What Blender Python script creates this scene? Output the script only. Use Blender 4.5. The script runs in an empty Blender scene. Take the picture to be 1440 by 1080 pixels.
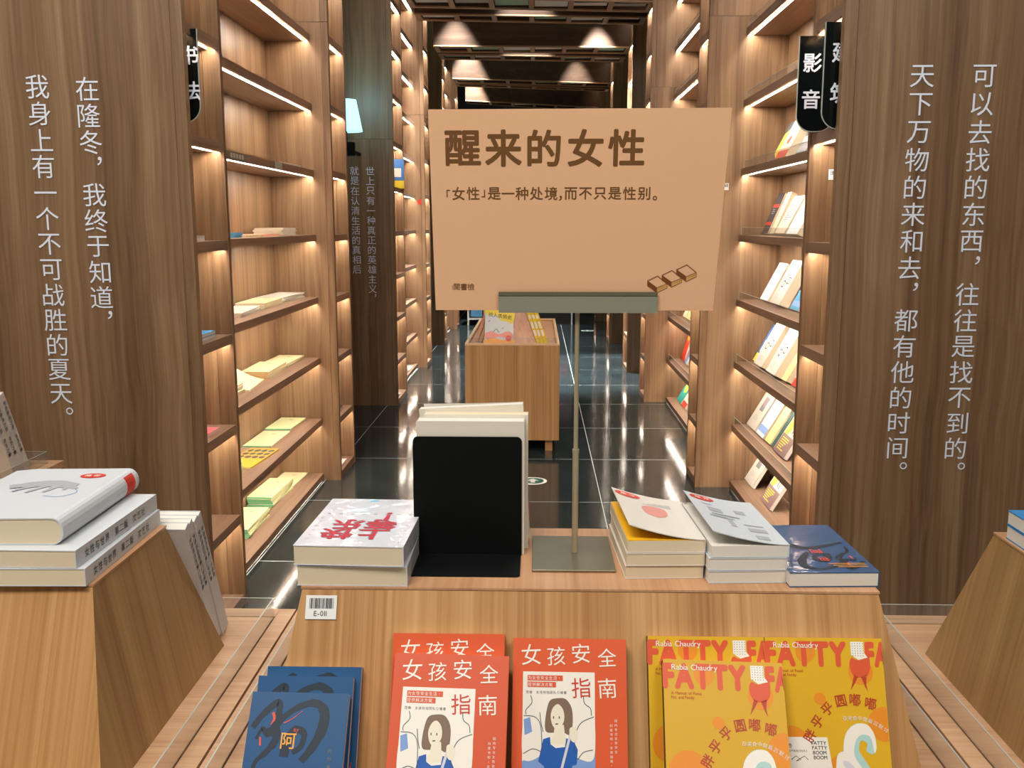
import bpy, math, random
from mathutils import Matrix, Vector
from mathutils.geometry import tessellate_polygon
R = math.radians
rnd = random.Random(7)
SC = bpy.context.scene
COL = SC.collection
# ------------------------------------------------------------------ camera
CAMH = 1.41
cd = bpy.data.cameras.new('camera')
cam = bpy.data.objects.new('camera', cd); COL.objects.link(cam)
cd.sensor_fit = 'HORIZONTAL'; cd.sensor_width = 36.0; cd.lens = 36.0 * 1350 / 1440
cd.clip_start = 0.02; cd.clip_end = 60
cam.location = (0, 0, CAMH)
cam.rotation_euler = (R(90 - 9.4623), 0, R(1.5068))
SC.camera = cam
# ------------------------------------------------------------------ view + world
SC.view_settings.view_transform = 'Standard'; SC.view_settings.look = 'None'
SC.view_settings.gamma = 1.0; SC.view_settings.use_curve_mapping = False
SC.view_settings.exposure = 0.0
w = bpy.data.worlds.new('world'); SC.world = w; w.use_nodes = True
w.node_tree.nodes['Background'].inputs[0].default_value = (0.9, 0.95, 1.0, 1)
w.node_tree.nodes['Background'].inputs[1].default_value = 0.05
# ------------------------------------------------------------------ tunables for the lights
LED = 92.0          # shelf strips
LED_COL = (1.0, 0.90, 0.77)
FRONT = 0.86
CYC = SC.cycles if hasattr(SC, 'cycles') else None

def area(name, loc, size, power, col, rot=(0, 0, 0)):
    l = bpy.data.lights.new(name, 'AREA'); l.shape = 'RECTANGLE'; l.size, l.size_y = size
    l.energy = power; l.color = col
    o = bpy.data.objects.new(name, l); COL.objects.link(o); o.location = loc; o.rotation_euler = rot
    return o
area('ceiling_or_fill_light', (-0.9, -0.5, 4.02), (1.4, 1.0), 114 * FRONT, (1.0, 0.95, 0.88), (R(38), 0, 0))
area('ceiling_or_fill_light', (-2.7, 1.3, 4.02), (0.8, 1.2), 42 * FRONT, (1.0, 0.95, 0.88), (0, R(-38), 0))  # fill light added at left to brighten the right table's side
area('ceiling_or_fill_light', (1.3, -1.0, 4.02), (1.2, 1.0), 62 * FRONT, (1.0, 0.95, 0.88), (R(38), 0, 0))
area('ceiling_or_fill_light', (-0.1, 2.35, 4.02), (1.6, 0.5), 26 * FRONT, (0.88, 0.94, 1.0))
area('ceiling_or_fill_light', (-0.1, 6.5, 4.02), (1.2, 0.5), 20 * FRONT, (0.95, 0.97, 1.0))
area('ceiling_or_fill_light', (0.0, 15.2, 4.02), (1.6, 0.5), 14 * FRONT, (0.95, 1.0, 1.0))
area('duct_fill_light', (0.0, 10.5, 3.90), (1.6, 6.0), 90, (0.93, 1.0, 0.94), (math.pi, 0, 0))  # unseen fill light added to brighten the ducts over the slatted beams

# ------------------------------------------------------------------ materials
MATS = {}
def nodes_of(m):
    m.use_nodes = True
    nt = m.node_tree
    return nt, nt.nodes['Principled BSDF']
def mat(name, col, rough=0.55, metal=0.0, coat=0.0, coat_rough=0.05, spec=0.5, noise=0.0, nscale=40):
    if name in MATS: return MATS[name]
    m = bpy.data.materials.new(name); MATS[name] = m
    nt, b = nodes_of(m)
    b.inputs['Base Color'].default_value = (*col, 1); b.inputs['Roughness'].default_value = rough
    b.inputs['Metallic'].default_value = metal; b.inputs['Coat Weight'].default_value = coat
    b.inputs['Coat Roughness'].default_value = coat_rough
    b.inputs['Specular IOR Level'].default_value = spec
    if noise:
        tc = nt.nodes.new('ShaderNodeTexCoord'); n = nt.nodes.new('ShaderNodeTexNoise')
        n.inputs['Scale'].default_value = nscale; n.inputs['Detail'].default_value = 4
        nt.links.new(tc.outputs['Object'], n.inputs['Vector'])
        mx = nt.nodes.new('ShaderNodeMix'); mx.data_type = 'RGBA'
        mx.inputs['A'].default_value = (*[c * (1 - noise) for c in col], 1)
        mx.inputs['B'].default_value = (*[min(1, c * (1 + noise)) for c in col], 1)
        nt.links.new(n.outputs['Fac'], mx.inputs['Factor'])
        nt.links.new(mx.outputs['Result'], b.inputs['Base Color'])
    return m
def S(r, g, b):   # sRGB 0-255 -> linear
    f = lambda c: (c / 255 / 12.92) if c / 255 <= 0.04045 else ((c / 255 + 0.055) / 1.055) ** 2.4
    return (f(r), f(g), f(b))
def emis(name, col, strength):
    if name in MATS: return MATS[name]
    m = bpy.data.materials.new(name); MATS[name] = m
    nt, b = nodes_of(m)
    b.inputs['Base Color'].default_value = (*col, 1)
    b.inputs['Emission Color'].default_value = (*col, 1); b.inputs['Emission Strength'].default_value = strength
    return m
def wood(name, cols, axis='Z', across=11.0, along=0.7, fine=110.0, rough=0.42, gloss=0.0, contrast=0.6, dist=0.25, warp=0.05, flat=None):
    if name in MATS: return MATS[name]
    m = bpy.data.materials.new(name); MATS[name] = m
    nt, b = nodes_of(m); N = nt.nodes; L = nt.links
    tc = N.new('ShaderNodeTexCoord'); oi = N.new('ShaderNodeObjectInfo')
    wn = N.new('ShaderNodeTexNoise'); wn.inputs['Scale'].default_value = 1.6; wn.inputs['Detail'].default_value = 2
    L.new(tc.outputs['Object'], wn.inputs['Vector'])
    off = N.new('ShaderNodeVectorMath'); off.operation = 'MULTIPLY_ADD'
    L.new(wn.outputs['Color'], off.inputs[0]); off.inputs[1].default_value = (warp, warp, warp)
    L.new(tc.outputs['Object'], off.inputs[2])
    rv = N.new('ShaderNodeVectorMath'); rv.operation = 'SCALE'
    rv.inputs[0].default_value = (17.3, 9.1, 5.7); L.new(oi.outputs['Random'], rv.inputs['Scale'])
    ad = N.new('ShaderNodeVectorMath'); ad.operation = 'ADD'
    L.new(off.outputs[0], ad.inputs[0]); L.new(rv.outputs[0], ad.inputs[1])
    def nz(ac, al, det, dist=0.0, rgh=0.5):
        mp = N.new('ShaderNodeMapping')
        sc = [ac, ac, ac]; sc['XYZ'.index(axis)] = al
        if flat: sc['XYZ'.index(flat)] = 0.0
        mp.inputs['Scale'].default_value = sc
        L.new(ad.outputs[0], mp.inputs['Vector'])
        n = N.new('ShaderNodeTexNoise'); n.inputs['Scale'].default_value = 1.0
        n.inputs['Detail'].default_value = det; n.inputs['Distortion'].default_value = dist
        n.inputs['Roughness'].default_value = rgh
        L.new(mp.outputs[0], n.inputs['Vector'])
        return n.outputs['Fac']
    a_ = nz(across, along * 0.4, 3, dist * 0.5); b_ = nz(fine, along * 1.6, 3, 0.0, 0.6); c_ = nz(across * 4, along * 0.8, 4, dist, 0.6)
    m1 = N.new('ShaderNodeMath'); m1.operation = 'MULTIPLY'; m1.inputs[1].default_value = 0.42; L.new(a_, m1.inputs[0])
    m2 = N.new('ShaderNodeMath'); m2.operation = 'MULTIPLY_ADD'; m2.inputs[1].default_value = 0.26; L.new(b_, m2.inputs[0]); L.new(m1.outputs[0], m2.inputs[2])
    m3 = N.new('ShaderNodeMath'); m3.operation = 'MULTIPLY_ADD'; m3.inputs[1].default_value = 0.32; L.new(c_, m3.inputs[0]); L.new(m2.outputs[0], m3.inputs[2])
    r = N.new('ShaderNodeValToRGB'); L.new(m3.outputs[0], r.inputs[0])
    lo, hi = 0.5 - 0.17 / (contrast * 2), 0.5 + 0.17 / (contrast * 2)
    r.color_ramp.elements[0].position = lo; r.color_ramp.elements[0].color = (*cols[0], 1)
    r.color_ramp.elements[1].position = hi; r.color_ramp.elements[1].color = (*cols[2], 1)
    e = r.color_ramp.elements.new(0.5); e.color = (*cols[1], 1)
    L.new(r.outputs[0], b.inputs['Base Color'])
    b.inputs['Roughness'].default_value = rough; b.inputs['Coat Weight'].default_value = gloss
    b.inputs['Coat Roughness'].default_value = 0.12
    bp = N.new('ShaderNodeBump'); bp.inputs['Strength'].default_value = 0.12; bp.inputs['Distance'].default_value = 0.002
    L.new(b_, bp.inputs['Height']); L.new(bp.outputs[0], b.inputs['Normal'])
    return m
WAL = [S(98, 71, 47), S(130, 99, 70), S(156, 125, 92)]
OAK = [S(158, 108, 60), S(188, 140, 88), S(206, 162, 110)]
walnut = wood('walnut_upright', WAL, 'Z')
walnut_x = wood('walnut_across', WAL, 'X')
walnut_y = wood('walnut_lengthwise', [S(118, 90, 70), S(142, 112, 90), S(160, 130, 106)], 'Y')
dark_wal = wood('dark_walnut_beam', [S(46, 32, 20), S(62, 44, 30), S(78, 56, 40)], 'X')
lath = mat('beam_lath', S(146, 116, 86), 0.5)
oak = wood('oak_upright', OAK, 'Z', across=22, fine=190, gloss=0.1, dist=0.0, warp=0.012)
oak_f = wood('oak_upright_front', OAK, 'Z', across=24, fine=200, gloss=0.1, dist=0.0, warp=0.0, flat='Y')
oak_s = wood('oak_upright_side_shaded', [S(130, 96, 56), S(156, 120, 74), S(176, 142, 94)], 'Z', across=18, fine=150, gloss=0.1, dist=0.05, warp=0.008, flat='X')  # shade of the table sides is put into this darker oak
oak_x = wood('oak_across', [S(184, 140, 104), S(200, 156, 118), S(214, 174, 136)], 'X', across=40, along=2.0, fine=220, dist=0, warp=0.01)
oak_top = wood('oak_table_top', [S(172, 124, 86), S(192, 144, 104), S(206, 160, 120)], 'Y', across=24, fine=180, dist=0, warp=0.01)
oak_edge = mat('pale_oak_edge', S(222, 190, 150), 0.5, noise=0.06)
joint = mat('dark_joint', S(40, 26, 16), 0.8)
black = mat('black_metal', (0.003, 0.004, 0.004), 0.6, 0.0, 0.0, spec=0.12)
blackg = mat('black_gloss_acrylic', (0.004, 0.006, 0.006), 0.12)
white_ink = mat('white_lettering', (0.82, 0.86, 0.95), 0.5)
led = emis('led_strip_glow', LED_COL, LED)
led_body = mat('led_channel', S(220, 215, 205), 0.4)
paper = mat('page_block', S(222, 206, 176), 0.8, noise=0.05, nscale=600)
paper_w = mat('white_page_block', S(226, 220, 208), 0.8, noise=0.05, nscale=600)
def shrinkwrap(m):     # wrinkled film look on a cover
    nt, b = nodes_of(m); N = nt.nodes; L = nt.links
    b.inputs['Coat Weight'].default_value = 0.8; b.inputs['Coat Roughness'].default_value = 0.06
    tc = N.new('ShaderNodeTexCoord'); n = N.new('ShaderNodeTexNoise'); n.inputs['Scale'].default_value = 14
    n.inputs['Detail'].default_value = 2; n.inputs['Distortion'].default_value = 1.5
    L.new(tc.outputs['Object'], n.inputs['Vector'])
    bp = N.new('ShaderNodeBump'); bp.inputs['Strength'].default_value = 0.5; bp.inputs['Distance'].default_value = 0.003
    L.new(n.outputs['Fac'], bp.inputs['Height']); L.new(bp.outputs[0], b.inputs['Coat Normal'])
    return m
def cov(name, r, g, b, film=False, rough=0.5):
    k = name
    if k in MATS: return MATS[k]
    m = mat(k, S(r, g, b), rough)
    if film: shrinkwrap(m)
    return m
def clear_mat():
    m = bpy.data.materials.new('clear_acrylic'); nt, b = nodes_of(m)
    for n in list(nt.nodes):
        if n.type == 'BSDF_PRINCIPLED': nt.nodes.remove(n)
    out = [n for n in nt.nodes if n.type == 'OUTPUT_MATERIAL'][0]
    tr = nt.nodes.new('ShaderNodeBsdfTransparent'); tr.inputs[0].default_value = (0.965, 0.975, 0.975, 1)
    gl = nt.nodes.new('ShaderNodeBsdfGlossy'); gl.inputs['Roughness'].default_value = 0.06
    df = nt.nodes.new('ShaderNodeBsdfDiffuse'); df.inputs[0].default_value = (0.75, 0.8, 0.8, 1)
    lw = nt.nodes.new('ShaderNodeMath'); lw.operation = 'MULTIPLY'; lw.inputs[1].default_value = 0.25; lw0 = nt.nodes.new('ShaderNodeLayerWeight'); lw0.inputs[0].default_value = 0.2; nt.links.new(lw0.outputs['Fresnel'], lw.inputs[0])
    mx = nt.nodes.new('ShaderNodeMixShader'); mx2 = nt.nodes.new('ShaderNodeMixShader'); mx2.inputs[0].default_value = 0.04
    nt.links.new(tr.outputs[0], mx2.inputs[1]); nt.links.new(df.outputs[0], mx2.inputs[2])
    nt.links.new(lw.outputs[0], mx.inputs[0]); nt.links.new(mx2.outputs[0], mx.inputs[1]); nt.links.new(gl.outputs[0], mx.inputs[2])
    nt.links.new(mx.outputs[0], out.inputs['Surface'])
    return m
acrylic = clear_mat()
acr_edge = mat('acrylic_edge', S(176, 180, 170), 0.3)

# ------------------------------------------------------------------ mesh helpers
def link(name, me, m, parent=None, matrix=None):
    o = bpy.data.objects.new(name, me); COL.objects.link(o)
    if m is not None and len(me.materials) == 0: me.materials.append(m)
    if parent is not None: o.parent = parent
    if matrix is not None: o.matrix_local = matrix
    return o
class MB:
    def __init__(s): s.v = []; s.f = []
    def hexa(s, P):   # 8 points: bottom 0-3 ccw, top 4-7
        n = len(s.v); s.v += [tuple(p) for p in P]
        for q in ((3, 2, 1, 0), (4, 5, 6, 7), (0, 1, 5, 4), (1, 2, 6, 5), (2, 3, 7, 6), (3, 0, 4, 7)):
            s.f.append(tuple(n + i for i in q))
    def box(s, x0, x1, y0, y1, z0, z1):
        s.hexa([(x0, y0, z0), (x1, y0, z0), (x1, y1, z0), (x0, y1, z0), (x0, y0, z1), (x1, y0, z1), (x1, y1, z1), (x0, y1, z1)])
    def cyl(s, cx, cy, z0, z1, r, n=24, r2=None, ax='Z'):
        r2 = r if r2 is None else r2; b = len(s.v)
        for z, rr in ((z0, r), (z1, r2)):
            for i in range(n):
                a = 2 * math.pi * i / n; p = (cx + rr * math.cos(a), cy + rr * math.sin(a), z)
                if ax == 'Y': p = (p[0], z, p[1])
                s.v.append(p)
        flip = ax == 'Y'
        for i in range(n):
            j = (i + 1) % n; q = (b + i, b + j, b + n + j, b + n + i); s.f.append(q[::-1] if flip else q)
        c0 = tuple(b + i for i in range(n)); c1 = tuple(b + n + i for i in range(n))
        s.f.append(c0 if flip else c0[::-1]); s.f.append(c1[::-1] if flip else c1)
    def prism(s, pts, z0, z1):  # polygon xy extruded in z, may be concave
        n = len(pts); b = len(s.v)
        ar = sum(pts[i][0] * pts[(i + 1) % n][1] - pts[(i + 1) % n][0] * pts[i][1] for i in range(n))
        if ar < 0: pts = pts[::-1]
        s.v += [(p[0], p[1], z0) for p in pts] + [(p[0], p[1], z1) for p in pts]
        for t in tessellate_polygon([[Vector((p[0], p[1], 0)) for p in pts]]):
            a, c, d = t
            cr = (pts[c][0] - pts[a][0]) * (pts[d][1] - pts[a][1]) - (pts[c][1] - pts[a][1]) * (pts[d][0] - pts[a][0])
            if cr < 0: c, d = d, c
            s.f.append((b + n + a, b + n + c, b + n + d)); s.f.append((b + a, b + d, b + c))
        for i in range(n):
            j = (i + 1) % n; s.f.append((b + i, b + j, b + n + j, b + n + i))
    def stroke(s, pts, wd, z0, z1):   # wd: number or list
        n = len(pts)
        L_, R_ = [], []
        for i, p in enumerate(pts):
            a = pts[max(i - 1, 0)]; c = pts[min(i + 1, n - 1)]
            dx, dy = c[0] - a[0], c[1] - a[1]; l = math.hypot(dx, dy) or 1
            ww = (wd[i] if isinstance(wd, (list, tuple)) else wd) / 2
            L_.append((p[0] - dy / l * ww, p[1] + dx / l * ww)); R_.append((p[0] + dy / l * ww, p[1] - dx / l * ww))
        for i in range(n - 1):
            q = [R_[i], R_[i + 1], L_[i + 1], L_[i]]
            s.hexa([(p[0], p[1], z0) for p in q] + [(p[0], p[1], z1) for p in q])
    def mesh(s, name):
        me = bpy.data.meshes.new(name); me.from_pydata(s.v, [], s.f); me.update(); return me
    def build(s, name, m, parent=None, matrix=None):
        return link(name, s.mesh(name), m, parent, matrix)
def B(name, m, parent, *bx):
    b = MB()
    for q in bx: b.box(*q)
    return b.build(name, m, parent)
def bevel(o, wdt=0.002, seg=2):
    md = o.modifiers.new('bevel', 'BEVEL'); md.width = wdt; md.segments = seg; md.limit_method = 'ANGLE'
    return o
def spline(pts, closed=True, k=6):
    out = []; n = len(pts)
    rng = range(n) if closed else range(n - 1)
    for i in rng:
        g = (lambda j: pts[j % n]) if closed else (lambda j: pts[min(max(j, 0), n - 1)])
        p0, p1, p2, p3 = g(i - 1), g(i), g(i + 1), g(i + 2)
        for t in range(k):
            u = t / k
            out.append(tuple(0.5 * (2 * p1[d] + (p2[d] - p0[d]) * u + (2 * p0[d] - 5 * p1[d] + 4 * p2[d] - p3[d]) * u * u + (3 * p1[d] - p0[d] - 3 * p2[d] + p3[d]) * u ** 3) for d in (0, 1)))
    if not closed: out.append(tuple(pts[-1]))
    return out
def circle(cx, cy, r, n=24, ry=None):
    ry = r if ry is None else ry
    return [(cx + r * math.cos(2 * math.pi * i / n), cy + ry * math.sin(2 * math.pi * i / n)) for i in range(n)]
def empty(name, loc=(0, 0, 0), label=None, cat=None, group=None, matrix=None):
    o = bpy.data.objects.new(name, None); COL.objects.link(o); o.empty_display_size = 0.05
    if matrix is not None: o.matrix_world = matrix
    else: o.location = loc
    if label: o['label'] = label
    if cat: o['category'] = cat
    if group: o['group'] = group
    return o
def struct(o): o['kind'] = 'structure'; return o
# ---- text: each glyph tessellated once
GL = {}
def glyph(ch, bold=0.0):
    k = (ch, bold)
    if k in GL: return GL[k]
    c = bpy.data.curves.new('t', 'FONT'); c.body = ch; c.size = 1.0; c.offset = bold; c.resolution_u = 3
    c.extrude = 0.0; c.fill_mode = 'FRONT'
    o = bpy.data.objects.new('t', c); COL.objects.link(o); bpy.context.view_layer.update()
    me = bpy.data.meshes.new_from_object(o.evaluated_get(bpy.context.evaluated_depsgraph_get()))
    vs = [(v.co.x, v.co.y) for v in me.vertices]; fs = [tuple(p.vertices) for p in me.polygons]
    bpy.data.objects.remove(o); bpy.data.curves.remove(c); bpy.data.meshes.remove(me)
    if vs:
        xs = [v[0] for v in vs]; ys = [v[1] for v in vs]; bb = (min(xs), max(xs), min(ys), max(ys))
    else: bb = (0, 0.3, 0, 0)
    GL[k] = (vs, fs, bb); return GL[k]
def heavy(b):
    if b <= 0.002: return [(0, 0)]
    o = [(b * math.cos(i * math.pi / 4), b * math.sin(i * math.pi / 4)) for i in range(8)]
    if b > 0.03: o += [(b / 2 * math.cos(i * math.pi / 2), b / 2 * math.sin(i * math.pi / 2)) for i in range(4)]
    return o
def put_glyph(mb, ch, cx, cy, size, z, bold=0.0, rot=0.0, sx=1.0, mode='cell'):
    """centre a glyph of em size on (cx, cy) by its box"""
    vs, fs, bb = glyph(ch)
    mx, my = (bb[0] + bb[1]) / 2, (bb[2] + bb[3]) / 2
    c, s = math.cos(rot), math.sin(rot)
    for q_, (ox, oy) in enumerate(heavy(bold)):
        n = len(mb.v); z += 0.000008
        for x, y in vs:
            x, y = (x - mx + ox) * size * sx, (y - my + oy) * size
            mb.v.append((cx + x * c - y * s, cy + x * s + y * c, z))
        mb.f += [tuple(n + i for i in f) for f in fs]
def row(mb, text, x, y, size, z, bold=0.0, sx=1.0, track=0.0, rot=0.0):
    """latin-style row starting at x with baseline y"""
    px = 0; c, s = math.cos(rot), math.sin(rot)
    for ch in text:
        if ch == ' ': px += 0.3 * size * sx + track; continue
        vs, fs, bb = glyph(ch)
        for q_, (ox, oy) in enumerate(heavy(bold)):
            n = len(mb.v); z += 0.000003
            for vx, vy in vs:
                X_, Y_ = px + (vx - bb[0] + ox) * size * sx, (vy + oy) * size
                mb.v.append((x + X_ * c - Y_ * s, y + X_ * s + Y_ * c, z))
            mb.f += [tuple(n + i for i in f) for f in fs]
        px += (bb[1] - bb[0]) * size * sx + 0.07 * size + track
    return px

# ================================================================== THE SETTING
XL, XR = -1.09, 0.86          # aisle faces of the pillars
ZS = [0.04, 0.35, 0.69, 1.02, 1.353, 1.69, 2.03, 2.38, 2.73, 3.08, 3.42]
TOPZ = 3.9
# floor: dark polished tiles with pale joints
fl = struct(B('floor', mat('pale_grout', S(205, 210, 206), 0.6), None, (-6, 6, -4, 17, -0.06, -0.0005)))
def tile_mat():
    m = bpy.data.materials.new('polished_dark_tile'); nt, b = nodes_of(m); N = nt.nodes; L = nt.links
    tc = N.new('ShaderNodeTexCoord'); n = N.new('ShaderNodeTexNoise'); n.inputs['Scale'].default_value = 3.0; n.inputs['Detail'].default_value = 6
    n2 = N.new('ShaderNodeTexNoise'); n2.inputs['Scale'].default_value = 60; n2.inputs['Detail'].default_value = 3
    L.new(tc.outputs['Object'], n.inputs['Vector']); L.new(tc.outputs['Object'], n2.inputs['Vector'])
    r = N.new('ShaderNodeValToRGB'); r.color_ramp.elements[0].position = 0.35; r.color_ramp.elements[1].position = 0.75
    r.color_ramp.elements[0].color = (*S(32, 40, 41), 1); r.color_ramp.elements[1].color = (*S(48, 56, 56), 1)
    L.new(n.outputs['Fac'], r.inputs[0]); L.new(r.outputs[0], b.inputs['Base Color'])
    mr = N.new('ShaderNodeMapRange'); mr.inputs['To Min'].default_value = 0.07; mr.inputs['To Max'].default_value = 0.15
    L.new(n2.outputs['Fac'], mr.inputs['Value']); L.new(mr.outputs[0], b.inputs['Roughness'])
    b.inputs['Specular IOR Level'].default_value = 0.5; b.inputs['IOR'].default_value = 1.5
    return m
tm = tile_mat()
TW, TD = 0.7565, 0.91
tmesh = MB(); tmesh.box(0.0018, TW - 0.0018, 0.0027, TD - 0.0027, -0.006, 0.0); tmesh = tmesh.mesh('floor_tile'); tmesh.materials.append(tm)
for i in range(-6, 7):
    for j in range(-5, 14):
        x = -0.4215 + i * TW; y = 4.775 + j * TD
        if y < -3.2 or x < -5.9 or x + TW > 5.9: continue
        link('floor_tile', tmesh, None, fl, Matrix.Translation((x, y, 0)))
struct(B('ceiling', mat('grey_green_ceiling', S(120, 130, 122), 0.9), None, (-6, 6, -4, 17, 4.7, 4.8)))
wl = mat('wall_paint', S(120, 112, 100), 0.85, noise=0.04, nscale=5)
struct(B('wall_left', wl, None, (-6.1, -6, -4, 17, 0, 4.7)))
struct(B('wall_right', wl, None, (6, 6.1, -4, 17, 0, 4.7)))
struct(B('wall_back', mat('dark_back_wall', S(28, 24, 22), 0.7), None, (-6, 6, 17, 17.1, 0, 4.7)))
struct(B('wall_front', mat('pale_front_wall', S(170, 165, 158), 0.85), None, (-6, 6, -4.1, -4, 0, 4.7)))

# ------------------------------------------------------------------ pillars with lit niches
def strip(parent, s, x, y0, y1, z):
    """glowing strip in its channel, its face turned inward to the back of the shelf by half a right angle"""
    a, c = s * x, s * (x + 0.0105); lo, hi = z - 0.0338, z - 0.0233
    b = MB(); P = [(a, y0, lo), (c, y0, hi), (c, y1, hi), (a, y1, lo)]
    if s < 0: P = [P[1], P[0], P[3], P[2]]
    b.hexa(P + [(p[0] - s * 0.0002 * 0, p[1], p[2] + 0.0006) for p in P])
    return b.build('led_strip', led, parent)
def pillar(side, y0, y1, width, label, seam=2.44, shelves=ZS, niche=0.2):
    X = XL if side < 0 else XR
    s = -1 if side < 0 else 1      # outward direction from the aisle
    t = empty('niche_pillar', (X, y0, 0), label, 'pillar')
    def bx(a, b, c, d, e, f):      # a,b measured outward from the aisle face
        return (min(s * a, s * b), max(s * a, s * b), c, d, e, f)
    D = y1 - y0; ft = 0.03; bt = 0.026
    for z0, z1 in ((0.0, seam - 0.001), (seam + 0.001, TOPZ)):
        B('front_panel', walnut, t, bx(0.0375, width, 0, ft, z0, z1))
        B('corner_post', walnut, t, bx(0, 0.036, -0.002, ft, z0, z1))
    B('rear_post', walnut, t, bx(0, 0.06, D - bt, D, 0, TOPZ))
    B('rear_panel', walnut, t, bx(0.061, width, D - bt, D, 0, TOPZ))
    B('niche_back', walnut, t, bx(niche, niche + 0.02, ft + 0.0005, D - bt - 0.0005, 0, TOPZ))
    B('outer_side_panel', walnut, t, bx(width - 0.02, width, ft + 0.0005, D - bt - 0.0005, 0, TOPZ))
    for z in shelves:
        if z < 0.1: sh = B('niche_shelf', walnut_y, t, bx(0.004, niche - 0.0005, ft + 0.0005, D - bt - 0.0005, 0.0, z)); continue
        sh = B('niche_shelf', walnut_y, t, bx(0.004, 0.014, ft + 0.0005, D - bt - 0.0005, z - 0.034, z), bx(0.014, 0.040, ft + 0.0005, D - bt - 0.0005, z - 0.0225, z), bx(0.040, niche - 0.0005, ft + 0.0005, D - bt - 0.0005, z - 0.034, z))
        strip(sh, s, 0.0143, ft + 0.006, D - bt - 0.006, z)
    return t
PA = pillar(-1, 3.05, 3.42, 1.15, 'wide wooden pillar at the far left with two white text columns facing the viewer')
PB = pillar(-1, 5.17, 5.60, 0.80, 'plain wooden pillar closing the left bookcase of flat stacked copybooks')
PC = pillar(-1, 7.40, 7.95, 0.80, 'dark wooden pillar behind the left bookcase with small white text columns', seam=2.04)
PD = pillar(-1, 9.43, 9.85, 0.70, 'wooden pillar with a small round red tag, left of the standing sign board')
PE = pillar(-1, 11.25, 11.6, 0.60, 'distant wooden pillar on the left, nearer of the two beyond the red tag pillar')
PF = pillar(-1, 13.0, 13.4, 0.50, 'farthest wooden pillar on the left, just before the white metal racks')
QA = pillar(1, 2.85, 3.17, 1.0, 'wide wooden pillar at the far right with two white text columns facing the viewer')
QB = pillar(1, 5.08, 5.40, 0.80, 'plain wooden pillar closing the near right bookcase, with a small barcode label')
QC = pillar(1, 7.62, 8.00, 0.80, 'wooden pillar on the right at the far end of the second bookcase')
QD = pillar(1, 9.15, 9.60, 0.70, 'wooden pillar on the right, second one beyond the two bookcases')
QE = pillar(1, 11.45, 11.9, 0.70, 'distant wooden pillar on the right, third one beyond the two bookcases')
QF = pillar(1, 14.1, 14.5, 0.6, 'farthest wooden pillar on the right, in the dark end of the aisle')
# extra dark panel right of the right-hand text panel
xt = empty('wall_panel', (1.95, 2.90, 0), 'dark wooden wall panel at the extreme right edge behind the blue books', 'wall panel')
B('panel', dark_wal, xt, (-0.085, 1.4, 0.0, 0.03, 0, TOPZ)); B('edge_strip', walnut, xt, (-0.089, -0.085, -0.002, 0.03, 0, TOPZ))

def wall_text(parent, cols, ox, oy, size=0.07, bold=0.0):
    """cols: (text, X, z_first, step); lettering faces the camera (-Y)"""
    mb = MB()
    for text, X, z, st in cols:
        for i, ch in enumerate(text):
            dx = dz = 0
            if ch in '，。': dx, dz = size * 0.30, size * 0.30
            put_glyph(mb, ch, X + dx, z - i * st + dz, size, 0, bold)
    mb.v = [(x - ox, -0.0012 - 0.0, y) for x, y, _ in mb.v]
    return mb.build('lettering', white_ink, parent, Matrix.Translation((0, -0.0012, 0)))
LS = 0.078
wall_text(PA, [('我身上有一个不可战胜的夏天。', -1.553, 1.83, 0.0806), ('在隆冬，我终于知道，', -1.397, 1.823, 0.0806)], XL, 3.05, LS)
wall_text(QA, [('可以去找的东西，往往是找不到的。', 1.258, 1.822, 0.0769), ('天下万物的来和去，都有他的时间。', 1.085, 1.822, 0.0769)], XR, 2.85, 0.072)
wall_text(PC, [('世上只有一种真正的英雄主义，', -1.27, 1.807, 0.0742), ('就是在认清生活的真相后', -1.388, 1.807, 0.0742)], XL, 7.4, 0.07)
# small tags stuck on pillars
def tagpart(parent, nm, m, pts, y, t=0.001):
    mb = MB(); mb.prism(pts, 0, t)
    mb.v = [(a, y - c, b) for a, b, c in mb.v]
    mb.f = [f[::-1] for f in mb.f]
    # prism built in xy -> stand it up facing -Y
    return mb.build(nm, m, parent)
lab_w = mat('white_label', S(232, 232, 228), 0.5)
ink = mat('black_ink', (0.015, 0.015, 0.015), 0.6)
red_st = mat('red_sticker', S(214, 54, 40), 0.4)
def barcode(parent, cx, cz, wd, ht, y, code='', fine=True):
    lb = tagpart(parent, 'barcode_label', lab_w, [(cx - wd / 2, cz - ht / 2), (cx + wd / 2, cz - ht / 2), (cx + wd / 2, cz + ht / 2), (cx - wd / 2, cz + ht / 2)], y, 0.0006)
    mb = MB(); x = cx - wd * 0.38; rr = random.Random(3)
    while x < cx + wd * 0.38:
        b_ = wd * rr.choice([0.012, 0.018, 0.03]); mb.box(x, x + b_, 0, 0.0002, cz - ht * 0.05, cz + ht * 0.38); x += b_ + wd * rr.choice([0.012, 0.02, 0.028])
    if code:
        g = MB(); wtot = row(g, code, 0, 0, ht * 0.30, 0, 0.0, 1.0, ht * 0.02); n = len(mb.v)
        mb.v += [(cx - wtot / 2 + a, 0.0, cz - ht * 0.36 + b) for a, b, _ in g.v]; mb.f += [tuple(n + i for i in f) for f in g.f]
    mb.v = [(a, b + y - 0.0010, c) for a, b, c in mb.v]
    mb.build('barcode_print', ink, lb)
barcode(QB, 0.11, 1.60, 0.03, 0.035, 0.0, '')
tagpart(PD, 'round_tag', red_st, circle(-0.045 - 0.0, 1.62, 0.026), 0.0)
barcode(QA, 0.082, 1.565, 0.036, 0.032, 0.32 - 0.026, '001')

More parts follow.
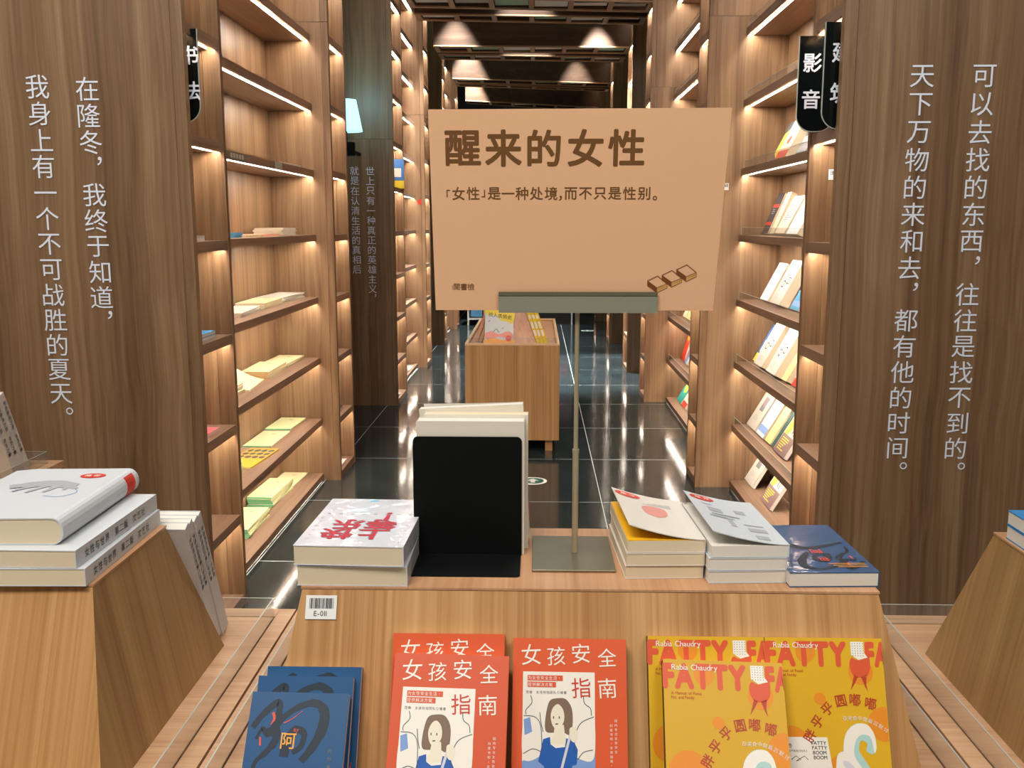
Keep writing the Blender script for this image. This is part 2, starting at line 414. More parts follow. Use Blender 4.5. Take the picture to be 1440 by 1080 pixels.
# ------------------------------------------------------------------ bookcase bays between the pillars
def bay(side, y0, y1, label, xf, depth, lip=False, shelves=ZS, labels=False):
    """xf: x of the shelf fronts"""
    s = -1 if side < 0 else 1
    t = empty('bookcase', (xf, y0, 0), label, 'bookcase')
    def bx(a, b, c, d, e, f): return (min(s * a, s * b), max(s * a, s * b), c, d, e, f)
    D = y1 - y0
    B('back_panel', walnut, t, bx(depth, depth + 0.02, 0.0, D, 0, TOPZ))
    for k, z in enumerate(shelves):
        sh = B('shelf', walnut_y, t, bx(0, 0.0099, 0.001, D - 0.001, z - 0.034, z), bx(0.0099, 0.036, 0.001, D - 0.001, z - 0.0225, z), bx(0.036, depth - 0.0005, 0.001, D - 0.001, z - 0.034, z))
        strip(sh, s, 0.0102, 0.006, D - 0.006, z)
        if k == 0:
            B('plinth', walnut_y, t, bx(0.05, 0.07, 0.001, D - 0.001, 0.0, z - 0.0345))
            continue
        if lip and k != 0: B('lip_edge', acr_edge, sh, bx(0.012, 0.0145, 0.003, D - 0.003, z + 0.0401, z + 0.0410), bx(0.012, 0.0145, D - 0.0028, D - 0.0018, z + 0.0003, z + 0.0410))
        if lip and k != 0: B('acrylic_lip', acrylic, sh, bx(0.012, 0.0145, 0.003, D - 0.003, z + 0.0003, z + 0.04))
    return t
BL = bay(-1, 3.421, 5.169, 'tall wooden bookcase on the left with lit shelves of flat copybooks', -1.185, 0.235)
BR = bay(1, 3.171, 5.079, 'tall wooden bookcase on the right, nearer one, with clear lips and leaning books', 1.045, 0.215, True)
BR2 = bay(1, 5.401, 7.619, 'tall wooden bookcase on the right, farther one, seen past the plain pillar', 1.035, 0.215, True)
BL2 = bay(-1, 7.951, 9.429, 'narrow-looking bookcase on the left beside the sign board with face-out books', -1.185, 0.235)
BL3 = bay(-1, 11.601, 12.999, 'distant bookcase on the left near the white metal racks', -1.185, 0.235)
# shelf-edge card on the left bookcase
cd_ = B('shelf_card', mat('grey_card', S(120, 112, 100), 0.5), BL, (0.0003, 0.0012, 0.29, 0.56, 1.69 - 0.032, 1.69 - 0.002))
mb = MB()
for i in range(5): mb.box(0.0013, 0.0015, 0.34 + i * 0.036, 0.366 + i * 0.036, 1.69 - 0.026, 1.69 - 0.008)
mb.build('card_print', mat('pale_print', S(200, 195, 185), 0.6), cd_)
B('shelf_card', acr_edge, BL, (0.0003, 0.0012, 0.98, 1.10, 1.69 - 0.032, 1.69 - 0.002))

# ------------------------------------------------------------------ ceiling beams
tray_m = [mat('pale_tray', S(196, 200, 190), 0.6), mat('green_grey_tray', S(130, 168, 146), 0.6), mat('grey_tray', S(150, 148, 138), 0.6), mat('light_tray', S(210, 205, 196), 0.6)]
def beam(l0, l1, r0, r1, label, zb=3.063, zt=3.86):
    x0, x1 = XL + 0.10, XR + 0.02
    t = empty('ceiling_beam', (x0, l0, zb), label, 'ceiling beam')
    W = x1 - x0
    def yy(x, a, b): return a + (b - a) * x / W
    def slab(nm, ya, yb, th, z0, z1, m):     # board along x between (0,ya) and (W,yb)
        b = MB(); b.hexa([(0, ya, z0), (W, yb, z0), (W, yb + th, z0), (0, ya + th, z0), (0, ya, z1), (W, yb, z1), (W, yb + th, z1), (0, ya + th, z1)])
        return b.build(nm, m, t)
    d0, d1 = l1 - l0, r1 - l0
    slab('front_board', 0, r0 - l0, 0.02, 0.012, zt - zb, dark_wal)
    slab('rear_board', d0 - 0.02, d1 - 0.02, 0.02, 0.012, zt - zb, dark_wal)
    slab('front_rail', 0, r0 - l0, 0.035, 0, 0.0115, lath)
    slab('rear_rail', d0 - 0.035, d1 - 0.035, 0.035, 0, 0.0115, lath)
    n = 6
    for i in range(n + 1):
        xc = 0.02 + (W - 0.04) * i / n
        ya, yb = yy(xc, 0, r0 - l0) + 0.0355, yy(xc, d0, d1) - 0.0355
        if i < n:
            xa, xb = xc + 0.024, xc + (W - 0.04) / n - 0.024; kk = (i * 3 + int(l0 * 7)) % 4
            y0_ = max(yy(xa, 0, r0 - l0), yy(xb, 0, r0 - l0)) + 0.028; y1_ = min(yy(xa, d0, d1), yy(xb, d0, d1)) - 0.028
            if y1_ - y0_ > 0.05:
                B('inner_tray', tray_m[kk], t, (xa, xb, y0_, y1_ - 0.03 * (kk == 2), 0.022 + 0.004 * kk, 0.030 + 0.004 * kk))
                if kk > 1: B('cable', black, t, (xa, xb, y0_ + 0.05, y0_ + 0.07, 0.0125, 0.0185))
        B('cross_slat', lath, t, (xc - 0.02, xc + 0.02, ya, yb, 0.0, 0.0115))
    return t
beam(7.42, 7.80, 7.66, 8.02, 'wooden ceiling beam with slatted underside, the nearest one at the top of the photo')
beam(8.03, 8.28, 8.21, 8.50, 'wooden ceiling beam with slatted underside, second from the nearest')
beam(9.43, 9.77, 9.55, 9.90, 'wooden ceiling beam with slatted underside, third from the nearest, wide board with two bright glows')
beam(9.89, 10.18, 10.10, 10.40, 'wooden ceiling beam with slatted underside, fourth from the nearest, close behind the third')
beam(11.48, 11.82, 11.93, 12.24, 'wooden ceiling beam with slatted underside, fifth from the nearest, two soft glows on its board')
beam(11.88, 12.12, 12.42, 12.64, 'slim wooden ceiling beam just above the sign, close behind the fifth')
beam(13.5, 13.82, 14.35, 14.85, 'farthest slanting ceiling beam, directly over the top edge of the sign')
def downlight(x, y, power, label, size=52, col=(0.94, 0.97, 1.0)):
    t = empty('downlight', (x, y, 3.72), label, 'spotlight', 'downlights between the ceiling beams')
    b = MB(); b.cyl(0, 0, 0, 0.12, 0.035, 20); b.build('housing', black, t)
    b = MB(); b.cyl(0, 0, -0.003, -0.0005, 0.028, 20); b.build('lens', emis('downlight_lens', (1, 0.96, 0.9), 14), t)
    b = MB(); b.cyl(0, 0, 0.121, 0.98, 0.008, 10); b.build('stem', black, t)
    l = bpy.data.lights.new('spot', 'SPOT'); l.energy = power; l.color = col; l.spot_size = R(size); l.spot_blend = 0.55; l.shadow_soft_size = 0.015
    o = bpy.data.objects.new('spot_light', l); COL.objects.link(o); o.parent = t; o.location = (0, 0, -0.01)
ypl = lambda px, Y: (px - 756) / 1350 * Y
downlight(ypl(645, 9.35), 9.25, 900, 'left downlight before the third ceiling beam, wide bright cone')
downlight(ypl(839, 9.4), 9.33, 3200, 'right downlight before the third ceiling beam, the brightest cone', 46)
downlight(ypl(741, 8.0), 7.96, 520, 'middle downlight between the first and second ceiling beams')
downlight(ypl(743, 9.9), 9.86, 500, 'middle downlight between the third and fourth ceiling beams')
downlight(ypl(664, 11.4), 11.38, 1100, 'left downlight before the fifth ceiling beam')
downlight(ypl(814, 11.6), 11.64, 500, 'right downlight before the fifth ceiling beam')
downlight(ypl(674, 13.5), 13.40, 1400, 'single downlight before the farthest ceiling beam')
# ducts and trays above the beams
duct_mats = [mat('pale_green_duct', S(120, 150, 128), 0.6), mat('grey_duct', S(140, 140, 134), 0.6), mat('steel_tray', S(110, 100, 88), 0.5)]
for k, (x, wd, z) in enumerate([(-0.75, 0.42, 4.22), (-0.15, 0.25, 4.30), (0.30, 0.4, 4.20), (0.78, 0.14, 4.32)]):
    t = empty('ceiling_duct', (x, 3.5, z), ['broad pale green duct above the slatted beams, leftmost', 'grey duct above the slatted beams, between the two green ones', 'second pale green duct above the slatted beams, right of middle', 'narrow dark tray above the slatted beams, rightmost'][k], 'duct')
    B('duct_body', duct_mats[[0, 1, 0, 2][k]], t, (-wd / 2, wd / 2, 0, 13.0, 0, 0.12))
    for i in (2, 7): B('hanger', duct_mats[2], t, (-0.01, 0.01, i * 1.5 + 0.7, i * 1.5 + 0.72, 0.1201, 4.7 - z))
    for i in range(9): B('joint_collar', duct_mats[2], t, (-wd / 2 - 0.012, wd / 2 + 0.012, 0.4 + i * 1.5, 0.44 + i * 1.5, -0.01, 0.12))

# ------------------------------------------------------------------ hanging category signs
def blade_sign(x0, x1, y, z0, z1, text, label, round_l=True, round_r=True, tx=None):
    t = empty('blade_sign', (x0, y, z0), label, 'sign')
    W, H = x1 - x0, z1 - z0; r = W * 0.42; P = []
    P += [(W, H), (0, H)]
    P += [(r - r * math.cos(a), r - r * math.sin(a)) for a in [math.pi / 2 * i / 8 for i in range(9)]] if round_l else [(0, 0)]
    P += [(W - r + r * math.sin(a), r - r * math.cos(a)) for a in [math.pi / 2 * i / 8 for i in range(9)]] if round_r else [(W, 0)]
    mb = MB(); mb.prism(P, 0, 0.006); mb.v = [(a, -c, b) for a, b, c in mb.v]; mb.f = [f[::-1] for f in mb.f]
    mb.build('board', blackg, t)
    eb = MB(); eb.stroke(P[1:] + [P[0]], 0.0022, 0, 0.0068); eb.v = [(a, -c, b) for a, b, c in eb.v]; eb.f = [f[::-1] for f in eb.f]
    eb.build('edge_line', acr_edge, t)
    for i, ch in enumerate(text):
        g = MB(); put_glyph(g, ch, tx if tx else W / 2, H * (0.72 - 0.38 * i), 0.060, 0, 0.017)
        g.v = [(a, -0.0075 - c, b) for a, b, c in g.v]; g.build('lettering', white_ink, t)
    B('bracket', black, t, (0.0, W, 0.0005, 0.006, H - 0.03, H - 0.01))
    return t
blade_sign(-1.195, -1.074, 3.135, 1.730, 2.015, '书法', 'black hanging sign in the left pillar niche, partly hidden by the text pillar edge', False, True, 0.096)
blade_sign(0.822, 0.940, 2.905, 1.682, 1.980, '建筑', 'black hanging sign, the nearer and higher of the overlapping right pair', True, True, 0.050)
blade_sign(0.796, 0.912, 3.085, 1.692, 1.975, '影音', 'black hanging sign, the farther and lower of the overlapping right pair', True, True, 0.042)

# ------------------------------------------------------------------ wall lamp on the dark pillar
t = empty('wall_lamp', (-1.345, 6.9, 1.93), 'glowing pale teal lamp shade on a black arm at the dark pillar', 'lamp')
shade = MB(); shade.cyl(0.0, 0, 0.12, 0.335, 0.115, 28, 0.075); shade.build('shade', emis('teal_shade', (0.40, 0.86, 0.93), 1.5), t)
b = MB(); b.cyl(0, 0, 0.0, 0.12, 0.008, 12); b.build('arm', black, t)
b = MB(); b.cyl(0, 0, -0.045, 0.045, 0.06, 20); b.build('socket', black, t)
B('wall_arm', black, t, (-0.01, 0.01, 0.0, 0.50, -0.012, 0.008))
l = bpy.data.lights.new('teal_glow', 'POINT'); l.energy = 5; l.color = (0.35, 0.85, 1.0); l.shadow_soft_size = 0.08
o = bpy.data.objects.new('teal_glow_light', l); COL.objects.link(o); o.parent = t; o.location = (0, 0, 0.42)

# ================================================================== DISPLAY TABLES
ZT, ZL = 0.948, 0.70
def slab6(parent, nm, m, q, n, th):
    """thin slab: outer quad q (4 pts, ccw seen from outside), thickness th inwards along -n"""
    n = Vector(n).normalized(); q = [Vector(p) for p in q]
    inner = [p - n * th for p in q]
    b = MB(); b.hexa(inner + q); return b.build(nm, m, parent)
def display_table(xc, topHW, botHW, ox0, ox1, label, grain_front=None, name='display_table', yf=1.175, yb=1.42, fb=0.11, ledge=True, Zt=ZT, Zl=ZL, yo0=None, yo1=None, base=0.0):
    t = empty(name, (xc, yf, 0), label, 'display table')
    D = yb - yf; g = 0.0008; th = 0.016
    # frustum corner points (local)
    TL = [(-topHW, 0, Zt), (topHW, 0, Zt), (topHW, D, Zt), (-topHW, D, Zt)]
    BL_ = [(-botHW, -fb, Zl), (botHW, -fb, Zl), (botHW, D + fb, Zl), (-botHW, D + fb, Zl)]
    top = B('table_top', oak_top, t, (-topHW - 0.002, topHW + 0.002, -0.002, D + 0.002, Zt - 0.0030, Zt))
    zc = Zt - 0.0038; k = (Zt - zc) / (Zt - Zl)
    lerp = lambda a, c, u: tuple(a[i] + (c[i] - a[i]) * u for i in range(3))
    T2 = [lerp(TL[i], BL_[i], k) for i in range(4)]
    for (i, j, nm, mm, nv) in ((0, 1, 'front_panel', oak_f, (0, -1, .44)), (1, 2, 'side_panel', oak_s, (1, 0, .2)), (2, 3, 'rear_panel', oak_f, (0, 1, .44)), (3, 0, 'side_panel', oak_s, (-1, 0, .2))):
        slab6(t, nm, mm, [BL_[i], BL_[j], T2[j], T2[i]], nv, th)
    # ledge with groove, outer rim, cabinet
    Y0 = (yo0 if yo0 is not None else 0.905) - yf; Y1 = (yo1 if yo1 is not None else 1.69) - yf
    X0, X1 = ox0 - xc, ox1 - xc; m_ = 0.029; gr = 0.003
    zb = Zl - 0.02
    B('ledge_board', oak_x, t, (X0 + m_ + gr, X1 - m_ - gr, Y0 + 0.036 + gr, Y1 - 0.036 - gr, zb, Zl - 0.0003))
    B('rim_strip', oak_x, t, (X0, X0 + m_, Y0, Y1, zb, Zl)); B('rim_strip', oak_x, t, (X1 - m_, X1, Y0, Y1, zb, Zl))
    B('rim_strip', oak_x, t, (X0 + m_ + 0.0005, X1 - m_ - 0.0005, Y1 - 0.036, Y1, zb, Zl)); B('rim_strip', oak_x, t, (X0 + m_ + 0.0005, X1 - m_ - 0.0005, Y0, Y0 + 0.036, zb, Zl))
    B('groove_bed', joint, t, (X0 + m_, X1 - m_, Y0 + 0.036, Y1 - 0.036, zb - 0.004, zb - 0.0005))
    B('cabinet_body', oak, t, (X0 + 0.006, X1 - 0.006, Y0 + 0.006, Y1 - 0.006, 0.08 + base, zb - 0.0045))
    B('plinth', black, t, (X0 + 0.06, X1 - 0.06, Y0 + 0.06, Y1 - 0.06, 0, 0.0795 + base))
    hz = Zl + 0.036
    ga, gb = X0 + m_ + 0.0004, X1 - m_ - 0.0004; ya, yb_ = Y0 + 0.0364, Y1 - 0.0364; a = 0.0022
    for q in ((ga, ga + a, ya, yb_), (gb - a, gb, ya, yb_), (ga + a, gb - a, yb_ - a, yb_), (ga + a, gb - a, ya, ya + a)):
        lp = B('acrylic_lip', acrylic, t, (*q, zb, hz))
        B('polished_edge', acr_edge, lp, (*q, hz + 0.0001, hz + 0.0006))
    return t
CT = display_table(0.067, 0.3685, 0.4135, -0.4445, 0.5725, 'middle light oak display table holding the sign stand, black bookend and book stacks')
LT = display_table(-0.955, 0.378, 0.423, -1.47, -0.4485, 'light oak display table at the lower left with thick white books on top')
RT = display_table(1.08, 0.383, 0.428, 0.5765, 1.59, 'light oak display table at the right edge carrying two bright blue books')
barcode(CT, 0, 0, 0.040, 0.030, 0, 'E-011')
# lean the label onto the sloping front
bl = [c for c in CT.children if c.name.startswith('barcode_label')][0]
tilt = Matrix.Rotation(-math.atan2(0.11, 0.248), 4, 'X')
bl.matrix_local = Matrix.Translation((-0.343, -0.0117, ZT - 0.0240)) @ tilt

# ================================================================== BOOKS
def make_book(w, h, t, cover, pages=paper, label='', group=None, flap=0.0, spine='L', board=0.0012, back=None, curl=0.0, name='book', spine_mat=None):
    """lying flat: x -w/2..w/2, y 0..h, z 0..t ; cover faces +z. flap: lift of the front cover's free edge"""
    e = empty(name, label=label, cat='book', group=group)
    back = back or cover; bd = board
    B('back_cover', back, e, (-w / 2, w / 2, 0, h, 0, bd))
    sx = -w / 2 if spine == 'L' else w / 2 - bd
    B('spine', spine_mat or cover, e, (sx, sx + bd, 0, h, bd + 0.0001, t - bd - 0.0001))
    px0, px1 = (-w / 2 + bd + 0.0002, w / 2 - 0.0006) if spine == 'L' else (-w / 2 + 0.0006, w / 2 - bd - 0.0002)
    B('pages', pages, e, (px0, px1, 0.0007, h - 0.0007, bd + 0.0001, t - bd - 0.0001))
    if flap <= 0:
        B('front_cover', cover, e, (-w / 2, w / 2, 0, h, t - bd, t))
    else:
        b = MB(); n = 8; pr_ = None
        for i in range(n):
            P = []
            for u in (i / n, (i + 1) / n):
                z = t - bd + flap * (u ** 1.6); P.append((u, z))
            sg = 1 if spine == 'L' else -1
            xs = [sg * (-w / 2 + u * w * (1 - flap * 0.8)) for u, _ in P]
            zc = [P[0][1], P[1][1]]
            # 'curl' adds lift towards y = 0
            q = []
            for k, (yy_, add) in enumerate(((0, curl), (h, 0))):
                for j in (0, 1): q.append((xs[j], yy_, zc[j] + add * P[j][0] ** 1.6))
            A, Bq, Cq, Dq = q[0], q[1], q[3], q[2]
            low = [A, Bq, Cq, Dq]
            if sg < 0: low = [Bq, A, Dq, Cq]
            b.hexa(low + [(p[0], p[1], p[2] + bd) for p in low])
        b.build('front_cover', cover, e)
    e['_t'] = t; e['_w'] = w; e['_h'] = h; e['_flap'] = flap
    return e
def print_on(e, nm, m, mb, z=None, to_spine=False):
    o = mb.build(nm, m, e)
    if z is not None: o.location = (0, 0, z)
    return o
def flapwarp(mb, w, flap, curl, h, t, spine, bd=0.0012):
    """bend flat print (x -w/2..w/2, z small) onto a lifted cover"""
    sg = 1 if spine == 'L' else -1; out = []
    for x, y, z in mb.v:
        u = min(max((sg * x + w / 2) / w, 0), 1)
        xx = sg * (-w / 2 + u * w * (1 - flap * 0.8)); l_ = u ** 1.6
        i = min(int(u * 8), 7); a, c = (i / 8) ** 1.6, ((i + 1) / 8) ** 1.6; l_ = a + (c - a) * (u * 8 - i)
        out.append((xx, y, t + (flap + curl * (1 - y / h)) * l_ + z + 0.0003))
    mb.v = out
    return mb
def dup(root, label=None, group=None):
    r = root.copy(); COL.objects.link(r)
    if label: r['label'] = label
    if group: r['group'] = group
    for ch in list(root.children):
        c = ch.copy(); COL.objects.link(c); c.parent = r
        for g in list(ch.children):
            d = g.copy(); COL.objects.link(d); d.parent = c
    return r
def frame(o, x, y, z):
    x, y, z = Vector(x).normalized(), Vector(y).normalized(), Vector(z).normalized()
    M = Matrix.Identity(4)
    for i in range(3): M[i][0], M[i][1], M[i][2], M[i][3] = x[i], y[i], z[i], o[i]
    return M
def lay(e, x, y, z, ang=0.0):
    """centre of lower edge at x,y"""
    e.matrix_world = Matrix.Translation((x, y, z)) @ Matrix.Rotation(ang, 4, 'Z'); return e
# sloping front of the middle table
_L = math.hypot(0.11, ZT - ZL); FU = Vector((0, 0.11 / _L, (ZT - ZL) / _L)); FN = Vector((0, -(ZT - ZL) / _L, 0.11 / _L))
def on_front(e, xleft, w, ob, rot=0.0, ot=None, h=0.2):
    """ob / ot: distance of the book's back face from the slope at its foot / at its head"""
    ot = ob if ot is None else ot
    s0 = -ob * FN.z / FU.z + 0.0006
    a = math.asin(max(-1, min(1, (ot - ob) / h)))
    U = (FU * math.cos(a) + FN * math.sin(a)).normalized(); Nn = (FN * math.cos(a) - FU * math.sin(a)).normalized()
    P = Vector((xleft + w / 2, 1.175 - 0.11, ZL)) + FN * (ob + 0.0006) + FU * (s0 + abs(math.sin(rot)) * w / 2)
    e.matrix_world = frame(P, (1, 0, 0), U, Nn) @ Matrix.Rotation(rot, 4, 'Z'); return e

# ---- covers ------------------------------------------------------
C_or = cov('orange_red_cover', 226, 92, 46, True); C_ye = cov('mustard_yellow_cover', 228, 178, 26, True); C_bl = cov('deep_blue_cover', 12, 78, 128, True)
C_yl = cov('mustard_yellow_plain', 216, 166, 22); C_ol = cov('orange_red_plain', 214, 84, 42)
I_w = mat('white_print', S(244, 238, 226), 0.5); I_cr = mat('cream_print', S(240, 230, 208), 0.5); I_red = mat('red_print', S(205, 60, 44), 0.5)
I_br = mat('hair_brown_print', S(128, 104, 86), 0.5); I_bl = mat('blue_print', S(30, 92, 176), 0.5); I_lb = mat('light_blue_print', S(128, 160, 214), 0.5)
I_nv = mat('line_navy_print', S(66, 74, 92), 0.5); I_sal = mat('salmon_print', S(222, 88, 50), 0.5); I_co = mat('orange_circle_print', S(232, 142, 30), 0.5)
I_dk = mat('dark_red_print', S(186, 64, 34), 0.5); I_mint = mat('mint_print', S(176, 214, 208), 0.5); I_lil = mat('lilac_shadow_print', S(214, 212, 222), 0.5)
I_brush = mat('brush_dark_print', S(14, 36, 54), 0.5); I_org = mat('amber_print', S(240, 168, 60), 0.5); I_ver = mat('vermilion_print', S(226, 80, 46), 0.5)
I_gy = mat('grey_print', S(120, 120, 122), 0.55); I_bk = ink
def deco_orange(e, w, h, t):
    z = t + 0.00008
    P = lambda u, v: ((u - 0.5) * w, h - (v - 0.115) * w)       # u across 0..1, v down in units of the width
    def poly(nm, m, pts, lv, sm=False):
        pts = [P(*p) for p in pts]
        if sm: pts = spline(pts)
        b = MB(); b.prism(pts, z + lv * 0.00003, z + lv * 0.00003 + 0.00002); b.build(nm, m, e)
    def lines(nm, m, Ls, wd, lv):
        b = MB()
        for l_ in Ls: b.stroke(spline([P(*p) for p in l_], False, 5), wd * w, z + lv * 0.00003, z + lv * 0.00003 + 0.00002)
        b.build(nm, m, e)
    poly('white_panel', I_w, [(0.09, 0.40), (0.72, 0.40), (0.72, 1.42), (0.09, 1.42)], 1)
    # table and clutter
    poly('blue_table', I_lb, [(0.09, 1.14), (0.2, 1.10), (0.6, 1.08), (0.72, 1.04), (0.72, 1.42), (0.09, 1.42)], 2)
    poly('side_figures', I_w, [(0.10, 0.76), (0.16, 0.74), (0.23, 0.80), (0.26, 0.93), (0.26, 1.08), (0.10, 1.12)], 3, True)
    poly('side_figure', I_w, [(0.71, 0.76), (0.62, 0.80), (0.56, 0.90), (0.54, 1.06), (0.60, 1.12), (0.71, 1.10)], 3, True)
    poly('phone', I_lb, [(0.10, 0.80), (0.155, 0.78), (0.175, 0.90), (0.11, 0.93)], 4)
    poly('hair', I_br, [(0.40, 0.62), (0.47, 0.63), (0.52, 0.71), (0.525, 0.84), (0.50, 0.92), (0.44, 0.90), (0.37, 0.905), (0.30, 0.90), (0.285, 0.84), (0.30, 0.72), (0.33, 0.64)], 5, True)
    poly('neck', I_cr, [(0.37, 0.84), (0.45, 0.84), (0.46, 0.94), (0.50, 1.0), (0.30, 1.0), (0.36, 0.94)], 6)
    poly('face', I_cr, [(0.355, 0.70), (0.40, 0.67), (0.445, 0.72), (0.45, 0.81), (0.40, 0.875), (0.355, 0.85), (0.335, 0.77)], 7, True)
    poly('blue_dress', I_bl, [(0.27, 0.96), (0.33, 0.94), (0.335, 1.0), (0.38, 1.03), (0.46, 1.02), (0.47, 0.95), (0.53, 0.96), (0.57, 1.04), (0.56, 1.16), (0.52, 1.17), (0.53, 1.40), (0.28, 1.40), (0.28, 1.18), (0.23, 1.14)], 8)
    poly('glass', I_bl, [(0.55, 1.20), (0.64, 1.20), (0.63, 1.38), (0.56, 1.38)], 8)
    poly('laptop', I_lb, [(0.10, 1.18), (0.29, 1.20), (0.30, 1.38), (0.11, 1.36)], 9)
    lines('outline_print', I_nv, [[(0.16, 0.60), (0.17, 0.66), (0.12, 0.72), (0.12, 0.76)], [(0.10, 0.77), (0.2, 0.78), (0.25, 0.86), (0.26, 1.06)], [(0.62, 0.60), (0.63, 0.66), (0.68, 0.70), (0.69, 0.76)], [(0.71, 0.77), (0.60, 0.82), (0.55, 0.92), (0.54, 1.06)],
        [(0.24, 0.74), (0.25, 0.82), (0.27, 0.90)], [(0.10, 1.08), (0.18, 1.04), (0.25, 1.06)], [(0.57, 1.12), (0.62, 1.06), (0.70, 1.04)], [(0.12, 1.20), (0.28, 1.22), (0.285, 1.36)]], 0.006, 10)
    lines('eyes_mouth', I_nv, [[(0.36, 0.77), (0.36, 0.79)], [(0.41, 0.77), (0.41, 0.79)], [(0.375, 0.835), (0.40, 0.832)]], 0.009, 10)
    poly('ruler', I_lil, [(0.50, 0.90), (0.52, 0.91), (0.42, 1.28), (0.40, 1.27)], 11)
    poly('hand', I_cr, [(0.36, 1.22), (0.44, 1.20), (0.50, 1.26), (0.47, 1.33), (0.38, 1.30)], 12, True)
    poly('second_hand', I_cr, [(0.50, 0.87), (0.55, 0.86), (0.57, 0.92), (0.55, 0.98), (0.51, 0.96)], 12, True)
    # lettering
    b = MB()
    for ch, u, v, s in (('女', 0.16, 0.255, 0.19), ('孩', 0.38, 0.265, 0.17), ('安', 0.60, 0.24, 0.18), ('全', 0.83, 0.27, 0.17), ('南', 0.83, 0.53, 0.18)):
        x, y = P(u, v); put_glyph(b, ch, x, y, s * w, z + 0.00045, -0.004, rot=0.06)
    b.build('title_print', I_w, e)
    b = MB(); x, y = P(0.60, 0.53); put_glyph(b, '指', x, y, 0.18 * w, z + 0.00045, 0.0, rot=0.06); b.build('title_red', I_red, e)
    poly('caption_bar', I_sal, [(0.13, 0.43), (0.44, 0.43), (0.44, 0.475), (0.13, 0.475)], 12); poly('caption_bar', I_sal, [(0.13, 0.485), (0.38, 0.485), (0.38, 0.53), (0.13, 0.53)], 12)
    b = MB()
    for i, ch in enumerate('为女性安全生活，'): x, y = P(0.15 + i * 0.037, 0.452); put_glyph(b, ch, x, y, 0.034 * w, z + 0.00048)
    for i, ch in enumerate('提供解决方案'): x, y = P(0.15 + i * 0.037, 0.508); put_glyph(b, ch, x, y, 0.034 * w, z + 0.00048)
    for i, ch in enumerate('科普书和“女孩指南”实用好书'): x, y = P(0.86, 0.84 + i * 0.036); put_glyph(b, ch, x, y, 0.026 * w, z + 0.00048)
    for i, ch in enumerate('国内专注女性安全'): x, y = P(0.90, 0.80 + i * 0.036); put_glyph(b, ch, x, y, 0.026 * w, z + 0.00048)
    b.build('caption', I_w, e)
    b = MB()
    for i, ch in enumerate('范静 女孩别怕团队◇编著'):
        if ch != ' ': x, y = P(0.13 + i * 0.030, 0.572); put_glyph(b, ch, x, y, 0.026 * w, z + 0.00048)
    b.build('author', I_gy, e)
